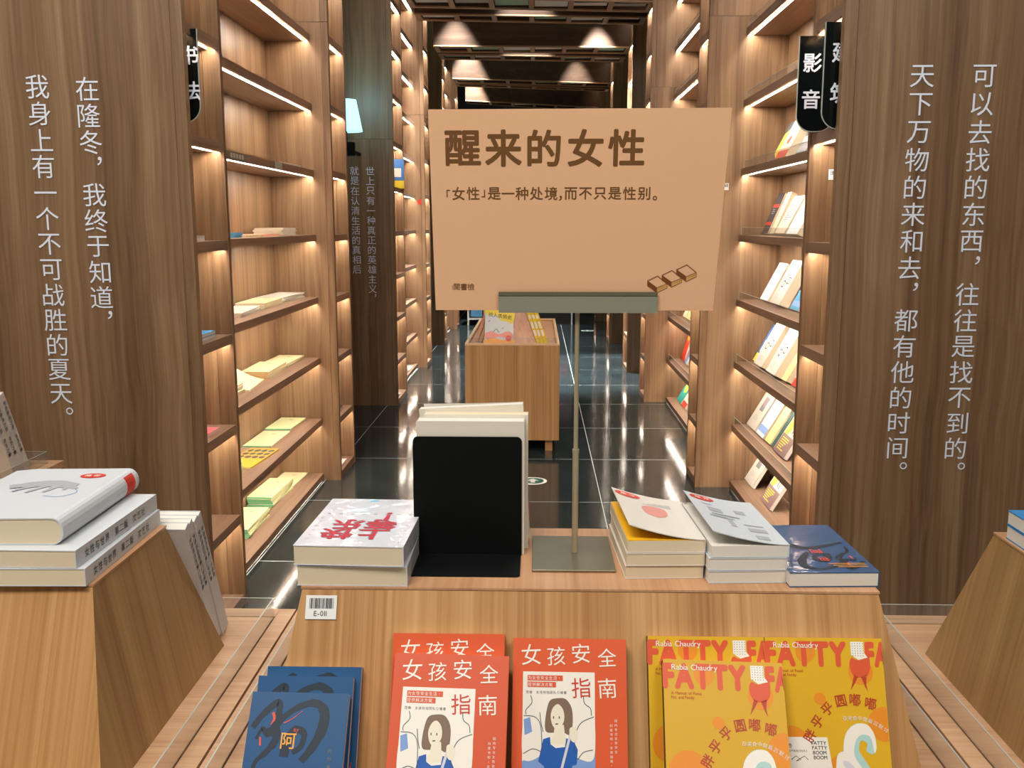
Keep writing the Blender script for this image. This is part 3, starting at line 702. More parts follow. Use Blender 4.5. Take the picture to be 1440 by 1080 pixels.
def deco_fatty(e, w, h, t, sticker=False):
    z = t + 0.00008
    P = lambda u, v: ((u - 0.5) * w, h - v * w)
    def poly(nm, m, pts, lv, sm=False):
        pts = [P(*p) for p in pts]
        if sm: pts = spline(pts)
        b = MB(); b.prism(pts, z + lv * 0.00003, z + lv * 0.00003 + 0.00002); b.build(nm, m, e)
    for (u, v, r) in ((0.34, 0.12, 0.085), (0.80, 0.28, 0.105), (0.44, 0.50, 0.05), (0.18, 0.88, 0.16), (0.97, 0.70, 0.14), (0.55, 1.02, 0.06)):
        if u + r > 1: poly('orange_disc', I_co, [(min(a, 0.995), b) for a, b in circle(u, v, r)], 1)
        else: poly('orange_disc', I_co, circle(u, v, r), 1)
    b = MB(); x, y = P(0.0, 0.225); 
    wd = row(b, 'FATTY', 0, 0, 0.265 * w, z + 0.00008, 0.058, 0.96, 0.012 * w)
    k = 0.70 * w / wd
    b.v = [(x + 0.005 * w + a * k, y + c, zz) for a, c, zz in b.v]
    g = MB(); wd2 = row(g, 'FA', 0, 0, 0.265 * w, z + 0.00008, 0.058, 0.92, 0.0)
    n = len(b.v); x2, _ = P(0.86, 0); lim = 0.498 * w
    g.v = [(min(x2 + a * 0.68, lim), y + c, zz) for a, c, zz in g.v]; g.build('large_print', I_sal, e)
    b.build('large_print', I_sal, e)
    # cup figure
    poly('dotted_cup', I_w, [(0.73, 0.03), (0.84, 0.03), (0.84, 0.12), (0.87, 0.16), (0.79, 0.18), (0.73, 0.14)], 6)
    b = MB(); rr = random.Random(2)
    for i in range(5):
        for j in range(6): 
            u, v = 0.745 + i * 0.022, 0.045 + j * 0.020; x, y = P(u, v); b.prism(circle(x, y, 0.0035 * w, 6), z + 0.00021, z + 0.00024)
    b.build('cup_dots', I_bk, e)
    poly('salmon_body', I_sal, [(0.73, 0.165), (0.79, 0.185), (0.87, 0.165), (0.885, 0.24), (0.855, 0.31), (0.80, 0.325), (0.74, 0.31), (0.71, 0.23)], 5, True)
    poly('leg_shape', I_dk, [(0.745, 0.30), (0.775, 0.32), (0.74, 0.38), (0.705, 0.43)], 5); poly('leg_shape', I_dk, [(0.80, 0.32), (0.85, 0.30), (0.84, 0.38), (0.85, 0.44), (0.83, 0.40)], 5)
    b = MB(); x, y = P(0.07, 0.085); row(b, 'Rabia Chaudry', x, y, 0.066 * w, z + 0.00042, 0.003); b.build('author', I_w, e)
    b = MB()
    for ch, u, v, r in (('胖', 0.335, 0.80, 60), ('乎', 0.405, 0.685, 48), ('乎', 0.495, 0.58, 38), ('圆', 0.615, 0.515, 10), ('嘟', 0.735, 0.505, -2), ('嘟', 0.865, 0.535, -10)):
        x, y = P(u, v); put_glyph(b, ch, x, y, 0.105 * w, z + 0.00042, 0.012, R(r))
    b.build('title_print', I_dk, e)
    b = MB()
    for i, ch in enumerate('在美食中做最沉默讨'):
        u = 0.64 + i * 0.042; v = 0.655 + max(0, i - 3) ** 1.6 * 0.007; x, y = P(u, v); put_glyph(b, ch, x, y, 0.04 * w, z + 0.00042, 0.004, R(-3 - i * 4))
    for i, ch in enumerate('A Memoir of Food,'): pass
    x, y = P(0.06, 0.285); b2 = MB(); row(b2, 'A Memoir of Food,', x, y, 0.033 * w, z + 0.00042); row(b2, 'Fat, and Family', x, y - 0.034 * w, 0.033 * w, z + 0.00042)
    b.build('subtitle', I_cr, e); b2.build('small_print', I_dk, e)
    # ice cream swirl
    poly('swirl_shadow', I_mint, [(0.60, 0.955), (0.64, 0.775), (0.74, 0.695), (0.85, 0.735), (0.88, 0.835), (0.86, 0.935), (0.80, 0.915), (0.81, 0.855), (0.76, 0.835), (0.74, 0.915), (0.80, 1.015), (0.86, 1.135), (0.86, 1.335), (0.56, 1.335)], 3, True)
    poly('swirl_light', I_w, [(0.61, 0.935), (0.635, 0.785), (0.72, 0.705), (0.82, 0.705), (0.875, 0.785), (0.885, 0.885), (0.865, 0.925), (0.84, 0.805), (0.76, 0.790), (0.71, 0.855), (0.70, 0.955), (0.76, 1.055), (0.84, 1.155), (0.80, 1.235), (0.66, 1.055)], 5, True)
    poly('swirl_lower', I_w, [(0.54, 1.035), (0.57, 0.935), (0.64, 0.935), (0.72, 1.035), (0.84, 1.155), (0.90, 1.295), (0.55, 1.295)], 6, True)
    poly('swirl_fold', I_lil, [(0.60, 0.995), (0.66, 1.015), (0.76, 1.135), (0.84, 1.295), (0.80, 1.295), (0.72, 1.175), (0.62, 1.055)], 8, True)
    if sticker:
        poly('ticket_label', I_w, [(0.10, 0.81), (0.48, 0.81), (0.53, 1.25), (0.14, 1.25)], 13)
        b = MB()
        for i, s_ in enumerate(('FATTY', 'FATTY', 'BOOM', 'BOOM')):
            x, y = P(0.345 + i * 0.004, 0.87 + i * 0.038); row(b, s_, x, y, 0.040 * w, z + 0.00046, 0.014)
        x, y = P(0.16, 0.88); put_glyph(b, '馋', x, y, 0.045 * w, z + 0.00046)
        for i, ch in enumerate('能不能我们的好人'): x, y = P(0.16 + i * 0.020, 0.92); put_glyph(b, ch, x, y, 0.02 * w, z + 0.00046)
        b.stroke([P(0.17, 0.99), P(0.21, 0.96), P(0.25, 0.99), P(0.21, 1.0), P(0.28, 0.96), P(0.31, 0.99)], 0.005 * w, z + 0.00044, z + 0.00046)
        b.build('ticket_print', I_bk, e)
def deco_blue(e, w, h, t, words=True):
    z = t + 0.00008
    P = lambda u, v: ((u - 0.5) * w, h - v * w)
    def br(nm, m, pts, wds, lv):
        pts = spline([P(*p) for p in pts], False, 6); n = len(pts)
        ws = [w * (wds[int(i / n * len(wds))] * 0.5 + wds[min(len(wds) - 1, int(i / n * len(wds)) + 1)] * 0.5) for i in range(n)]
        b = MB(); b.stroke(pts, ws, z + lv * 0.00003, z + lv * 0.00003 + 0.00002); b.build(nm, m, e)
    br('brush_stroke', I_brush, [(0.05, 0.35), (0.14, 0.22), (0.28, 0.10), (0.30, 0.20), (0.28, 0.34), (0.20, 0.40), (0.15, 0.36), (0.10, 0.46)], [0.04, 0.08, 0.06, 0.07, 0.10, 0.07, 0.03], 1)
    br('brush_stroke', I_brush, [(0.28, 0.36), (0.36, 0.24), (0.50, 0.14), (0.66, 0.10), (0.76, 0.18), (0.76, 0.34), (0.68, 0.52), (0.58, 0.66)], [0.05, 0.05, 0.06, 0.07, 0.09, 0.11, 0.10, 0.07], 2)
    br('brush_stroke', I_brush, [(0.28, 0.36), (0.30, 0.46), (0.22, 0.58), (0.12, 0.68), (0.09, 0.86)], [0.10, 0.09, 0.06, 0.05, 0.03], 3)
    br('brush_stroke', I_brush, [(0.40, 0.62), (0.42, 0.46), (0.50, 0.36), (0.58, 0.40), (0.56, 0.52), (0.48, 0.58)], [0.09, 0.10, 0.07, 0.06, 0.05], 4)
    br('brush_stroke', I_brush, [(0.08, 1.0), (0.24, 0.92), (0.40, 0.84), (0.58, 0.80), (0.70, 0.88), (0.80, 1.05), (0.80, 1.25)], [0.04, 0.07, 0.09, 0.10, 0.11, 0.10], 5)
    br('vermilion_fleck', I_ver, [(0.24, 0.20), (0.26, 0.26), (0.23, 0.32)], [0.02, 0.035, 0.01], 7)
    br('vermilion_fleck', I_ver, [(0.14, 0.44), (0.15, 0.52)], [0.015, 0.02], 7)
    br('vermilion_fleck', I_ver, [(0.36, 0.30), (0.44, 0.26), (0.54, 0.18)], [0.008, 0.01, 0.004], 7)
    br('vermilion_fleck', I_ver, [(0.74, 0.90), (0.78, 1.0), (0.79, 1.1)], [0.01, 0.035, 0.01], 7)
    br('vermilion_fleck', I_ver, [(0.93, 1.05), (0.95, 0.94)], [0.03, 0.006], 7)
    if words:
        b = MB(); x, y = P(0.43, 0.47); put_glyph(b, '阿', x, y, 0.17 * w, z + 0.0003, 0.010); x, y = P(0.44, 0.87); put_glyph(b, '包', x, y, 0.15 * w, z + 0.0003, 0.010)
        b.build('title_print', I_org, e)
        b = MB()
        for ch, v in (('阿', 0.56), ('包', 0.63), ('著', 0.71)): x, y = P(0.86, v); put_glyph(b, ch, x, y, 0.045 * w, z + 0.0003)
        b.build('author', I_gy, e)
        b = MB(); x, y = P(0.47, 0.38); row(b, 'ay', x, y, 0.06 * w, z + 0.0003, 0.004); x, y = P(0.48, 0.78); row(b, 'Bei', x, y, 0.055 * w, z + 0.0003, 0.004); b.build('small_print', I_ver, e)
def sticker(e, cx, cy, r, z, rx=1.0):
    b = MB(); b.prism(circle(cx, cy, r * rx, 24, r), z, z + 0.00015); o = b.build('round_sticker', red_st, e)
    b = MB(); b.stroke(circle(cx, cy, r * 0.86 * rx, 24, r * 0.86) + [circle(cx, cy, r * 0.86 * rx, 24, r * 0.86)[0]], r * 0.05, z + 0.00016, z + 0.00022)
    for i, ch in enumerate('推荐'): put_glyph(b, ch, cx + (i - 0.5) * r * 0.62 * rx, cy, r * 0.6, z + 0.0002)
    b.build('sticker_print', I_w, o)
    return o

# ---- books leaning on the sloping front --------------------------
g_ = 'blue brush-painted books leaning on the middle table front'
for i, (xl, off, up, lb) in enumerate(((-0.336, 0.012, 0.0, 'blue brush-painted book leaning on the middle table front, rearmost of three'), (-0.343, 0.036, 0.0135, 'blue brush-painted book leaning on the middle table front, second of the three'), (-0.345, 0.074, 0.036, 'blue brush-painted book with orange title characters, front of the three leaning at left'))):
    e = make_book(0.118, 0.176, 0.0125 if i < 2 else 0.011, C_bl, paper_w, lb, g_, spine='L')
    tt = e['_t']
    deco_blue(e, 0.118, 0.176, tt)
    on_front(e, xl, 0.118, off, R(-0.6) if i == 2 else 0, up, 0.176)
g_ = 'orange safety guide books leaning on the middle table front'
for i, (xl, off, rot, lb) in enumerate(((-0.179, 0.0, 0.0, 'orange guide book with white title, leaning behind the open-cornered orange one'), (-0.177, 0.0185, -1.2, 'orange guide book with slightly lifted cover, front of the left orange pair'), (-0.029, 0.006, -0.3, 'orange guide book with girl illustration in shiny film, right of the orange pair'))):
    e = make_book(0.140, 0.213, 0.018, C_or if i != 1 else C_ol, paper_w, lb, g_)
    deco_orange(e, 0.140, 0.213, 0.018)
    on_front(e, xl, 0.140, (0.0, 0.058, 0.012)[i], R(rot), (0.0, 0.0195, 0.004)[i], 0.213)
g_ = 'yellow memoir books leaning on the middle table front'
for i, (xl, off, rot, st, lb) in enumerate(((0.1395, 0.0, 0.0, False, 'yellow book with big red lettering, standing behind the front left yellow one'), (0.2845, 0.0, 0.0, True, 'yellow book with big red lettering and a white ticket label, rightmost on the front'), (0.150, 0.0186, -1.4, False, 'yellow book with ice cream swirl, front left one overlapping the ticket-labelled copy'))):
    e = make_book(0.144, 0.213, 0.018, C_ye if i != 2 else C_yl, paper_w, lb, g_, spine_mat=cov('dark_spine', 60, 58, 40))
    deco_fatty(e, 0.144, 0.213, 0.018, st)
    on_front(e, xl, 0.144, (0.0, 0.0, 0.066)[i], R(rot), (0.0, 0.0, 0.0205)[i], 0.213)

# ---- white stack with red title, upside down ----------------------
C_wh = cov('white_film_cover', 218, 220, 228, True); C_wp = cov('white_matte_cover', 222, 222, 224)
for i in range(2):
    e = make_book(0.143, 0.212, 0.0265, C_wh, paper, ['white film-wrapped book, lower of the pair left of the black bookend', 'white film-wrapped book with red and grey title, upper of the pair left of the bookend'][i], 'white wrapped books left of the bookend', spine='L')
    if i == 1:
        z = 0.0268
        b = MB(); b2 = MB()
        for ch, x, y in (('快', 0.020, 0.128), ('上', -0.022, 0.132), ('乐', 0.018, 0.102), ('等', -0.022, 0.100)):
            pass
        # local frame is later turned by 180 degrees: text upright in book space
        G = [('快', 0.026, 0.165), ('乐', 0.020, 0.124), ('上', -0.022, 0.165), ('等', -0.026, 0.122), ('！', -0.028, 0.084)]
        for ch, x, y in G: put_glyph(b, ch, x, y, 0.044, z + 0.0002, 0.028)
        for ch, x, y in G[:4]: put_glyph(b2, ch, x + 0.0028, y - 0.0034, 0.044, z + 0.0000, 0.006)
        b.build('title_print', mat('crimson_print', S(190, 36, 60), 0.5), e); b2.build('title_shadow_print', I_gy, e)
        b = MB(); rr = random.Random(4)
        for i_, ch in enumerate('生在是日好了快海'): put_glyph(b, ch, -0.058 + i_ * 0.0165, 0.075, 0.006, z)
        for i_, ch in enumerate('一天大海山下'): put_glyph(b, ch, 0.062, 0.185 - i_ * 0.018, 0.006, z)
        for i_, ch in enumerate('上山花下'): put_glyph(b, ch, -0.062, 0.195 - i_ * 0.024, 0.006, z)
        b.build('small_print', I_gy, e)
        b = MB(); b.box(0.0, 0.012, 0.006, 0.012, z - 0.0002, z); b.build('blue_tag', mat('cyan_print', S(90, 180, 220), 0.5), e)
    # rotate by 180 so that the head points to the viewer
    yy0 = 1.176
    ang = math.pi + R(-1.8 if i else 0)
    c, s_ = math.cos(ang), math.sin(ang)
    # lower edge centre must sit at the far side
    cx, cy = (-0.2375, yy0 + 0.106) if i == 0 else (-0.2345 - 0.003, 1.172 + 0.106)
    e.matrix_world = Matrix.Translation((cx, cy, ZT + 0.0002 + i * 0.0285)) @ Matrix.Rotation(ang, 4, 'Z') @ Matrix.Translation((0, -0.106, 0))

# ---- black bookend and the books behind it ------------------------
t = empty('bookend', (-0.0965, 1.30, ZT), 'black metal bookend standing in the middle of the table', 'bookend')
def rrect(w, h, r, top_only=True):
    P = [(-w / 2, 0), (w / 2, 0)]
    P += [(w / 2 - r + r * math.cos(a), h - r + r * math.sin(a)) for a in [math.pi / 2 * i / 6 for i in range(7)]]
    P += [(-w / 2 + r - r * math.sin(a), h - r + r * math.cos(a)) for a in [math.pi / 2 * i / 6 for i in range(7)]]
    return P
b = MB(); b.prism(rrect(0.152, 0.171, 0.007), 0, 0.0014); b.v = [(x, -z, y) for x, y, z in b.v]; b.f = b.f; b.build('upright_plate', black, t)
b = MB(); b.prism([(x, -y) for x, y in rrect(0.150, 0.088, 0.006)], 0, 0.0014); b.build('base_plate', black, t)
C_cr = cov('cream_wrapped_cover', 226, 218, 202, True)
yb0 = 1.3012
for i, (dx, tt, hh, ww, lb) in enumerate(((-0.004, 0.026, 0.192, 0.150, 'cream book standing directly behind the black bookend'), (0.002, 0.024, 0.196, 0.148, 'second cream book behind the bookend, with a yellowish top edge'), (0.004, 0.020, 0.199, 0.150, 'third cream book behind the bookend, red sticker on its spine, cover curling away'))):
    e = make_book(ww, hh, tt, C_cr, paper if i == 1 else paper_w, lb, 'books held up behind the bookend', spine='L' , flap=0.0 if i < 2 else 0.02, curl=-0.016)
    # cover faces away from the viewer: local z -> +Y, local y -> +Z, local x -> -X
    e.matrix_world = frame((-0.088 + dx, yb0, ZT + 0.0004), (-1, 0, 0), (0, 0, 1), (0, 1, 0))
    if i == 2:
        e.matrix_world = e.matrix_world @ Matrix.Translation((0, 0.0042, 0)) @ Matrix.Rotation(R(-3.0), 4, 'Z')
        st = MB(); st.prism(circle(0.035, 0.010, 0.016, 20, 0.0085), 0, 0.0004)
        st.v = [(-ww / 2 - 0.0003 - c, a, d) for a, d, c in st.v]; st.build('round_sticker', red_st, e)
    yb0 += tt + 0.0006

# ---- sign stand and sign board ------------------------------------
steel = mat('brushed_steel', S(138, 130, 108), 0.3, 0.7, noise=0.18, nscale=18); polem = mat('pole_metal', S(186, 172, 142), 0.35, 0.45)
steel_l = mat('pale_grey_channel', S(150, 150, 132), 0.4, 0.3)
t = empty('sign_stand', (0.0545, 1.305, ZT), 'grey metal sign stand with square base plate and thin pole', 'sign stand')
bevel(B('base_plate', steel, t, (-0.060, 0.0525, -0.073, 0.071, 0.0002, 0.0035)), 0.0006, 1)
b = MB(); b.cyl(0, 0, 0.0036, 0.150, 0.0043, 20); b.build('lower_pole', polem, t)
b = MB(); b.cyl(0, 0, 0.1505, 0.3455, 0.0031, 20); b.build('upper_pole', polem, t)
b = MB(); b.cyl(0, 0, 0.148, 0.153, 0.0048, 20); b.build('pole_collar', polem, t)
B('clip_channel', steel_l, t, (-0.1065, 0.1065, -0.0145, -0.0130, 0.346, 0.3672), (-0.1065, 0.1065, -0.0145, 0.0015, 0.3440, 0.3459), (-0.1065, 0.1065, 0.0000, 0.0015, 0.346, 0.3672))
B('channel_lip', mat('dark_olive_metal', S(96, 92, 70), 0.5), t, (-0.1065, 0.1065, -0.0155, -0.0130, 0.3674, 0.3722))  # darker olive strip along the top of the clip
kraft = mat('tan_card', S(234, 184, 142), 0.6, noise=0.02, nscale=3); I_um = mat('umber_print', S(112, 72, 28), 0.6)
sb = empty('sign_board', (0.0545, 1.3020, ZT + 0.3475), 'tan cardboard sign with large brown characters, clipped on the metal stand', 'sign')
BW0, BW1, BH = 0.187, 0.187, 0.2625
tl = math.atan2(0.035, 0.26)
b = MB(); b.prism([(-BW0 - 0.005, 0), (BW0 - 0.005, 0), (BW1 + 0.004, BH), (-BW1 - 0.008, BH - 0.001)], 0, 0.0045)
Rl = Matrix.Rotation(math.pi / 2 + tl, 4, 'X')
b.build('card', kraft, sb, Rl)
SX = 0.376; Fz = 0.0047
def SP(px, py):   # px,py measured on the photo, placed proportionally on the card
    return ((px - 811) / 1350 * 1.285 + 0.000, BH * (439 - py) / 278.0)
b = MB()
for ch, px in zip('醒来的女性', (652, 707, 762, 818, 873)):
    x, y = SP(px, 213); put_glyph(b, ch, x, y, 0.0485, Fz, 0.024)
b.build('title_print', I_um, sb, Rl)
b = MB()
for ch, px in zip('「女性」是一种处境，而不只是性别。', (631, 645, 665, 679, 694, 713, 732, 752, 772, 785, 799, 819, 839, 859, 879, 899, 914)):
    x, y = SP(px, 274)
    if ch in '，。': y -= 0.006
    put_glyph(b, ch, x, y, 0.0178 * (0.8 if ch in '「」' else 1), Fz, 0.014)
b.build('subtitle', I_um, sb, Rl)
b = MB()
for ch, px in zip('閱書檢', (640, 650, 660)):
    x, y = SP(px, 405); put_glyph(b, ch, x, y, 0.0100, Fz, 0.006)
x, y = SP(634, 406); b.stroke([(x, y - 0.003), (x, y + 0.003)], 0.0006, Fz, Fz + 0.0001)
b.build('small_print', I_um, sb, Rl)
bt_, bf_ = MB(), MB()
for cx, cy in ((922, 398), (942, 390), (962, 382)):
    top = [(-14, -2), (0, -9), (14, 2), (0, 8)]; q = [SP(cx + a, cy + c) for a, c in top]
    side1 = [SP(cx + a, cy + c) for a, c in ((-14, -2), (0, 8), (0, 15), (-14, 5))]; side2 = [SP(cx + a, cy + c) for a, c in ((0, 8), (14, 2), (14, 8), (0, 15))]
    bt_.prism(side1, Fz, Fz + 0.0002); bf_.prism(side2, Fz, Fz + 0.0002)
    for i in range(4): bt_.stroke([q[i], q[(i + 1) % 4]], 0.0008, Fz + 0.0001, Fz + 0.0003)
    for dy in (3, ): bt_.stroke([SP(cx, cy + 8 + dy), SP(cx + 14, cy + 2 + dy)], 0.0005, Fz + 0.0002, Fz + 0.00008)
    bt_.stroke([side2[1], side2[2], side2[3]], 0.0006, Fz + 0.0002, Fz + 0.00008)
bt_.build('book_icon_lines', mat('brown_icon', S(120, 66, 14), 0.6), sb, Rl); bf_.build('book_icon_edges', mat('tan_icon', S(214, 158, 88), 0.6), sb, Rl)

# ---- three stacks right of the stand ------------------------------
def stack(n, x, y, w, h, t, cover, pages, ang, names, grp, deco=None, flap=0.012, curl=0.010, jit=0.002, back=None, z0=ZT):
    z = z0 + 0.0003
    for i in range(n):
        last = i == n - 1
        e = make_book(w, h, t, cover, pages, names[i], grp, flap=flap if last and flap else 0, curl=0, spine='L')
        if last and deco: deco(e, w, h, t)
        a = ang + R(rnd.uniform(-1, 1)) * (0.6 if not last else 0)
        dx, dy = (rnd.uniform(-jit, jit), rnd.uniform(-jit, jit)) if not last else (0, 0)
        # head towards the viewer: turned by half a turn, so the spine is on the right
        e.matrix_world = Matrix.Translation((x + dx, y + h / 2 + dy, z)) @ Matrix.Rotation(ang * 0 + a + math.pi, 4, 'Z') @ Matrix.Translation((0, -h / 2, 0))
        z += t + 0.0004
C_ivory = cov('ivory_cover', 224, 216, 204); C_in_y = cov('egg_yellow_endpaper', 244, 184, 20); C_pale = cov('pale_blue_grey_cover', 206, 212, 216)
I_pk = mat('pink_print', S(226, 150, 140), 0.5); I_ly = mat('lemon_print', S(240, 214, 90), 0.5); I_lg = mat('pale_grey_print', S(170, 174, 178), 0.5)
def deco_ivory(e, w, h, t):
    fl = 0.022; kw = dict(w=w, flap=fl, curl=0, h=h, t=t, spine='L')
    B('endpaper', C_in_y, e, (-w / 2 + 0.002, w / 2 - 0.001, 0.001, h - 0.001, t - 0.0011, t - 0.0002))
    for nm, m, pts, lv in (('pink_blot', I_pk, spline([(-0.018, 0.062), (0.0, 0.055), (0.016, 0.066), (0.014, 0.095), (-0.002, 0.105), (-0.017, 0.090)]), 1), ('lemon_blot', I_ly, spline([(-0.008, 0.068), (0.004, 0.066), (0.008, 0.082), (-0.004, 0.092), (-0.011, 0.080)]), 2)):
        b = MB(); b.prism(pts, 0.0001 * lv, 0.0001 * lv + 0.0001); flapwarp(b, **kw); b.build(nm, m, e)
    b = MB()
    for i in range(3): b.box(-0.030, 0.012 - i * 0.008, 0.050 - i * 0.006, 0.0512 - i * 0.006, 0.0001, 0.0002)
    flapwarp(b, **kw); b.build('small_print', I_lg, e)
    b = MB(); b.prism(circle(0.030, 0.020, 0.019, 24, 0.012), 0.0003, 0.0005); flapwarp(b, **kw); o = b.build('round_sticker', red_st, e)
    b = MB()
    for i, ch in enumerate('推荐'): put_glyph(b, ch, 0.036 - i * 0.013, 0.020, 0.010, 0.0008, 0.01, math.pi)
    flapwarp(b, **kw); b.build('sticker_print', I_w, o)
def deco_grey(e, w, h, t):
    fl = 0.020; kw = dict(w=w, flap=fl, curl=0, h=h, t=t, spine='L')
    b = MB()
    for q in ((-0.03, -0.012, 0.165, 0.180), (-0.035, -0.008, 0.120, 0.124), (-0.01, 0.03, 0.09, 0.095), (0.0, 0.035, 0.100, 0.108), (0.01, 0.03, 0.062, 0.082), (-0.025, -0.010, 0.055, 0.072), (-0.035, -0.01, 0.135, 0.150), (0.005, 0.012, 0.108, 0.140), (0.02, 0.034, 0.045, 0.050)):
        b.box(*q, 0.0001, 0.0002)
    flapwarp(b, **kw); b.build('drawing_print', I_lg, e)
    b = MB(); b.prism(circle(0.028, 0.020, 0.018, 24, 0.012), 0.0003, 0.0005); flapwarp(b, **kw); o = b.build('round_sticker', red_st, e)
    b = MB()
    for i, ch in enumerate('推荐'): put_glyph(b, ch, 0.034 - i * 0.013, 0.020, 0.010, 0.0008, 0.01, math.pi)
    flapwarp(b, **kw); b.build('sticker_print', I_w, o)
stack(3, 0.166, 1.212, 0.103, 0.180, 0.0175, C_ivory, paper, R(3.0), ['ivory paperback, bottom of the stack just right of the sign stand', 'ivory paperback, middle of the stack just right of the sign stand', 'ivory paperback with red sticker and yellow inside, on top of the stack by the stand'], 'ivory paperbacks stacked right of the stand', deco_ivory, flap=0.022)
stack(3, 0.2725, 1.199, 0.102, 0.190, 0.0170, C_pale, paper_w, R(3.0), ['pale grey-blue paperback, bottom of the stack between ivory stack and blue book', 'pale grey-blue paperback, middle of the stack between ivory stack and blue book', 'pale grey paperback with grey drawing and red sticker, on top of its stack'], 'pale grey paperbacks stacked on the table', deco_grey, flap=0.020)
def deco_blue_flat(e, w, h, t):
    deco_blue(e, w, h, t, False)
    b = MB(); put_glyph(b, '阿', 0.0, 0.118, 0.018, t + 0.001, 0.01); put_glyph(b, '包', -0.002, 0.150, 0.016, t + 0.001, 0.01)
    b.build('title_print', I_ver, e)
    b = MB()
    for i in range(3): b.box(-0.05 + 0.0, -0.01 + i * 0.004, 0.178 - i * 0.006, 0.1795 - i * 0.006, t + 0.0011, t + 0.0012)
    b.build('small_print', I_org, e)
stack(1, 0.380, 1.188, 0.116, 0.196, 0.020, C_bl, paper_w, R(2.5), ['blue brush-painted book lying flat at the right end of the middle table'], None, deco_blue_flat, flap=0)

# ---- thick white books on the left table --------------------------
C_lw = cov("cool_white_cover", 206, 209, 212)
def spine_text(e, w, h, t, txt, m=I_gy, dz=0.0, sz=0.013):
    b = MB()
    for i, ch in enumerate(txt):
        if ch == ' ': continue
        # along the spine (local y), glyph top towards +z ... read from the head
        n0 = len(b.v); put_glyph(b, ch, i * sz * 1.15, t / 2, sz, 0, 0.006)
        b.v[n0:] = [(0, h - 0.03 - a, c) for a, c, _ in b.v[n0:]]
    b.v = [(-w / 2 - 0.0004, a, c) for _, a, c in b.v]
    b.build('spine_print', m, e)
zz = ZT + 0.0004
for i in range(2):
    e = make_book(0.185, 0.262, 0.0238, C_lw, paper, ['thick white book, bottom of the three on the lower left table', 'thick white book, middle of the three on the lower left table'][i], 'thick white books stacked on the left table', spine='L')
    spine_text(e, 0.185, 0.262, 0.0238, '女性与世界 第二版 文艺社', I_gy)
    x_ = -0.5835 - 0.0925 - i * 0.007; e.matrix_world = Matrix.Translation((x_, 1.163 + 0.131 + i * 0.002, zz)) @ Matrix.Rotation(math.pi + R(1.2 - i * 1.5), 4, 'Z') @ Matrix.Translation((0, -0.131, 0))
    zz += 0.0242
# top one: bulging soft cover
w_, h_, t_ = 0.188, 0.258, 0.036
e = empty('book', label='thick white book with a rounded spine and red stickers, topmost on the lower left table', cat='book', group='thick white books stacked on the left table')
prof = [(-w_ / 2, 0.0)] + [(w_ / 2 - 0.012 + 0.014 * math.sin(a), t_ * 0.5 - t_ * 0.5 * math.cos(a)) for a in [math.pi * i / 10 for i in range(11)]] + [(-w_ / 2 + 0.03, t_ - 0.001), (-w_ / 2, t_ - 0.004)]
ins = [(-w_ / 2, 0.0015)] + [(w_ / 2 - 0.013 + 0.0125 * math.sin(a), t_ * 0.5 - (t_ * 0.5 - 0.0015) * math.cos(a)) for a in [math.pi * i / 10 for i in range(11)]] + [(-w_ / 2 + 0.03, t_ - 0.0025), (-w_ / 2, t_ - 0.0055)]
def extr(P, y0, y1):
    b = MB(); b.prism(P, 0, 1); b.v = [(x, y0 + (y1 - y0) * (1 - z), y) for x, y, z in b.v]; return b
b = extr(ins, 0.001, h_ - 0.001); b.build('pages', paper, e)
b = MB()
for i in range(len(prof) - 1):
    a, c = prof[i], prof[i + 1]; p, q = ins[i], ins[i + 1]
    b.hexa([(p[0], 0, p[1]), (q[0], 0, q[1]), (q[0], h_, q[1]), (p[0], h_, p[1]), (a[0], 0, a[1]), (c[0], 0, c[1]), (c[0], h_, c[1]), (a[0], h_, a[1])])
b.build('cover', C_lw, e)
zt_ = t_ + 0.0003
hd = MB()
for k_, (pts, wd) in enumerate((([(-0.050, 0.150), (-0.030, 0.160), (0.000, 0.168), (0.030, 0.160), (0.050, 0.140)], [0.020, 0.030, 0.034, 0.028, 0.010]), ([(-0.010, 0.160), (-0.028, 0.140), (-0.034, 0.126)], [0.010, 0.008, 0.005]), ([(0.004, 0.160), (-0.008, 0.134), (-0.012, 0.120)], [0.010, 0.008, 0.005]), ([(0.020, 0.158), (0.014, 0.134), (0.012, 0.122)], [0.010, 0.008, 0.005]), ([(0.034, 0.152), (0.036, 0.134)], [0.008, 0.005]))):
    q_ = spline(pts, False, 4); n_ = len(q_); ws = [wd[min(int(i_ / n_ * len(wd)), len(wd) - 1)] for i_ in range(n_)]
    hd.stroke(q_, ws, zt_ + k_ * 0.00003, zt_ + k_ * 0.00003 + 0.0001)
hd.build('hand_drawing_print', I_lg, e)
hd = MB(); hd.stroke(spline([(0.050, 0.140), (0.060, 0.120), (0.045, 0.100), (0.020, 0.104)], False, 5), 0.0012, zt_, zt_ + 0.0001); hd.build('thin_line_print', I_lb, e)
for cx_, cy_, r_ in ((-0.045, 0.075, 0.006), (-0.064, 0.082, 0.008), (-0.070, 0.062, 0.006)):
    b = MB(); b.prism(circle(cx_, cy_, r_), zt_, zt_ + 0.0001); b.build('blue_blot', I_lb, e)
b = MB(); b.prism(circle(0.045, 0.212, 0.019, 24, 0.013), zt_, zt_ + 0.0003); o = b.build('round_sticker', red_st, e)
b = MB()
for i, ch in enumerate('推荐'): put_glyph(b, ch, 0.038 + i * 0.013, 0.212, 0.011, zt_ + 0.0004, 0.01)
b.build('sticker_print', I_w, o)
b = MB(); R0 = 0.0146     # sticker wrapped over the spine
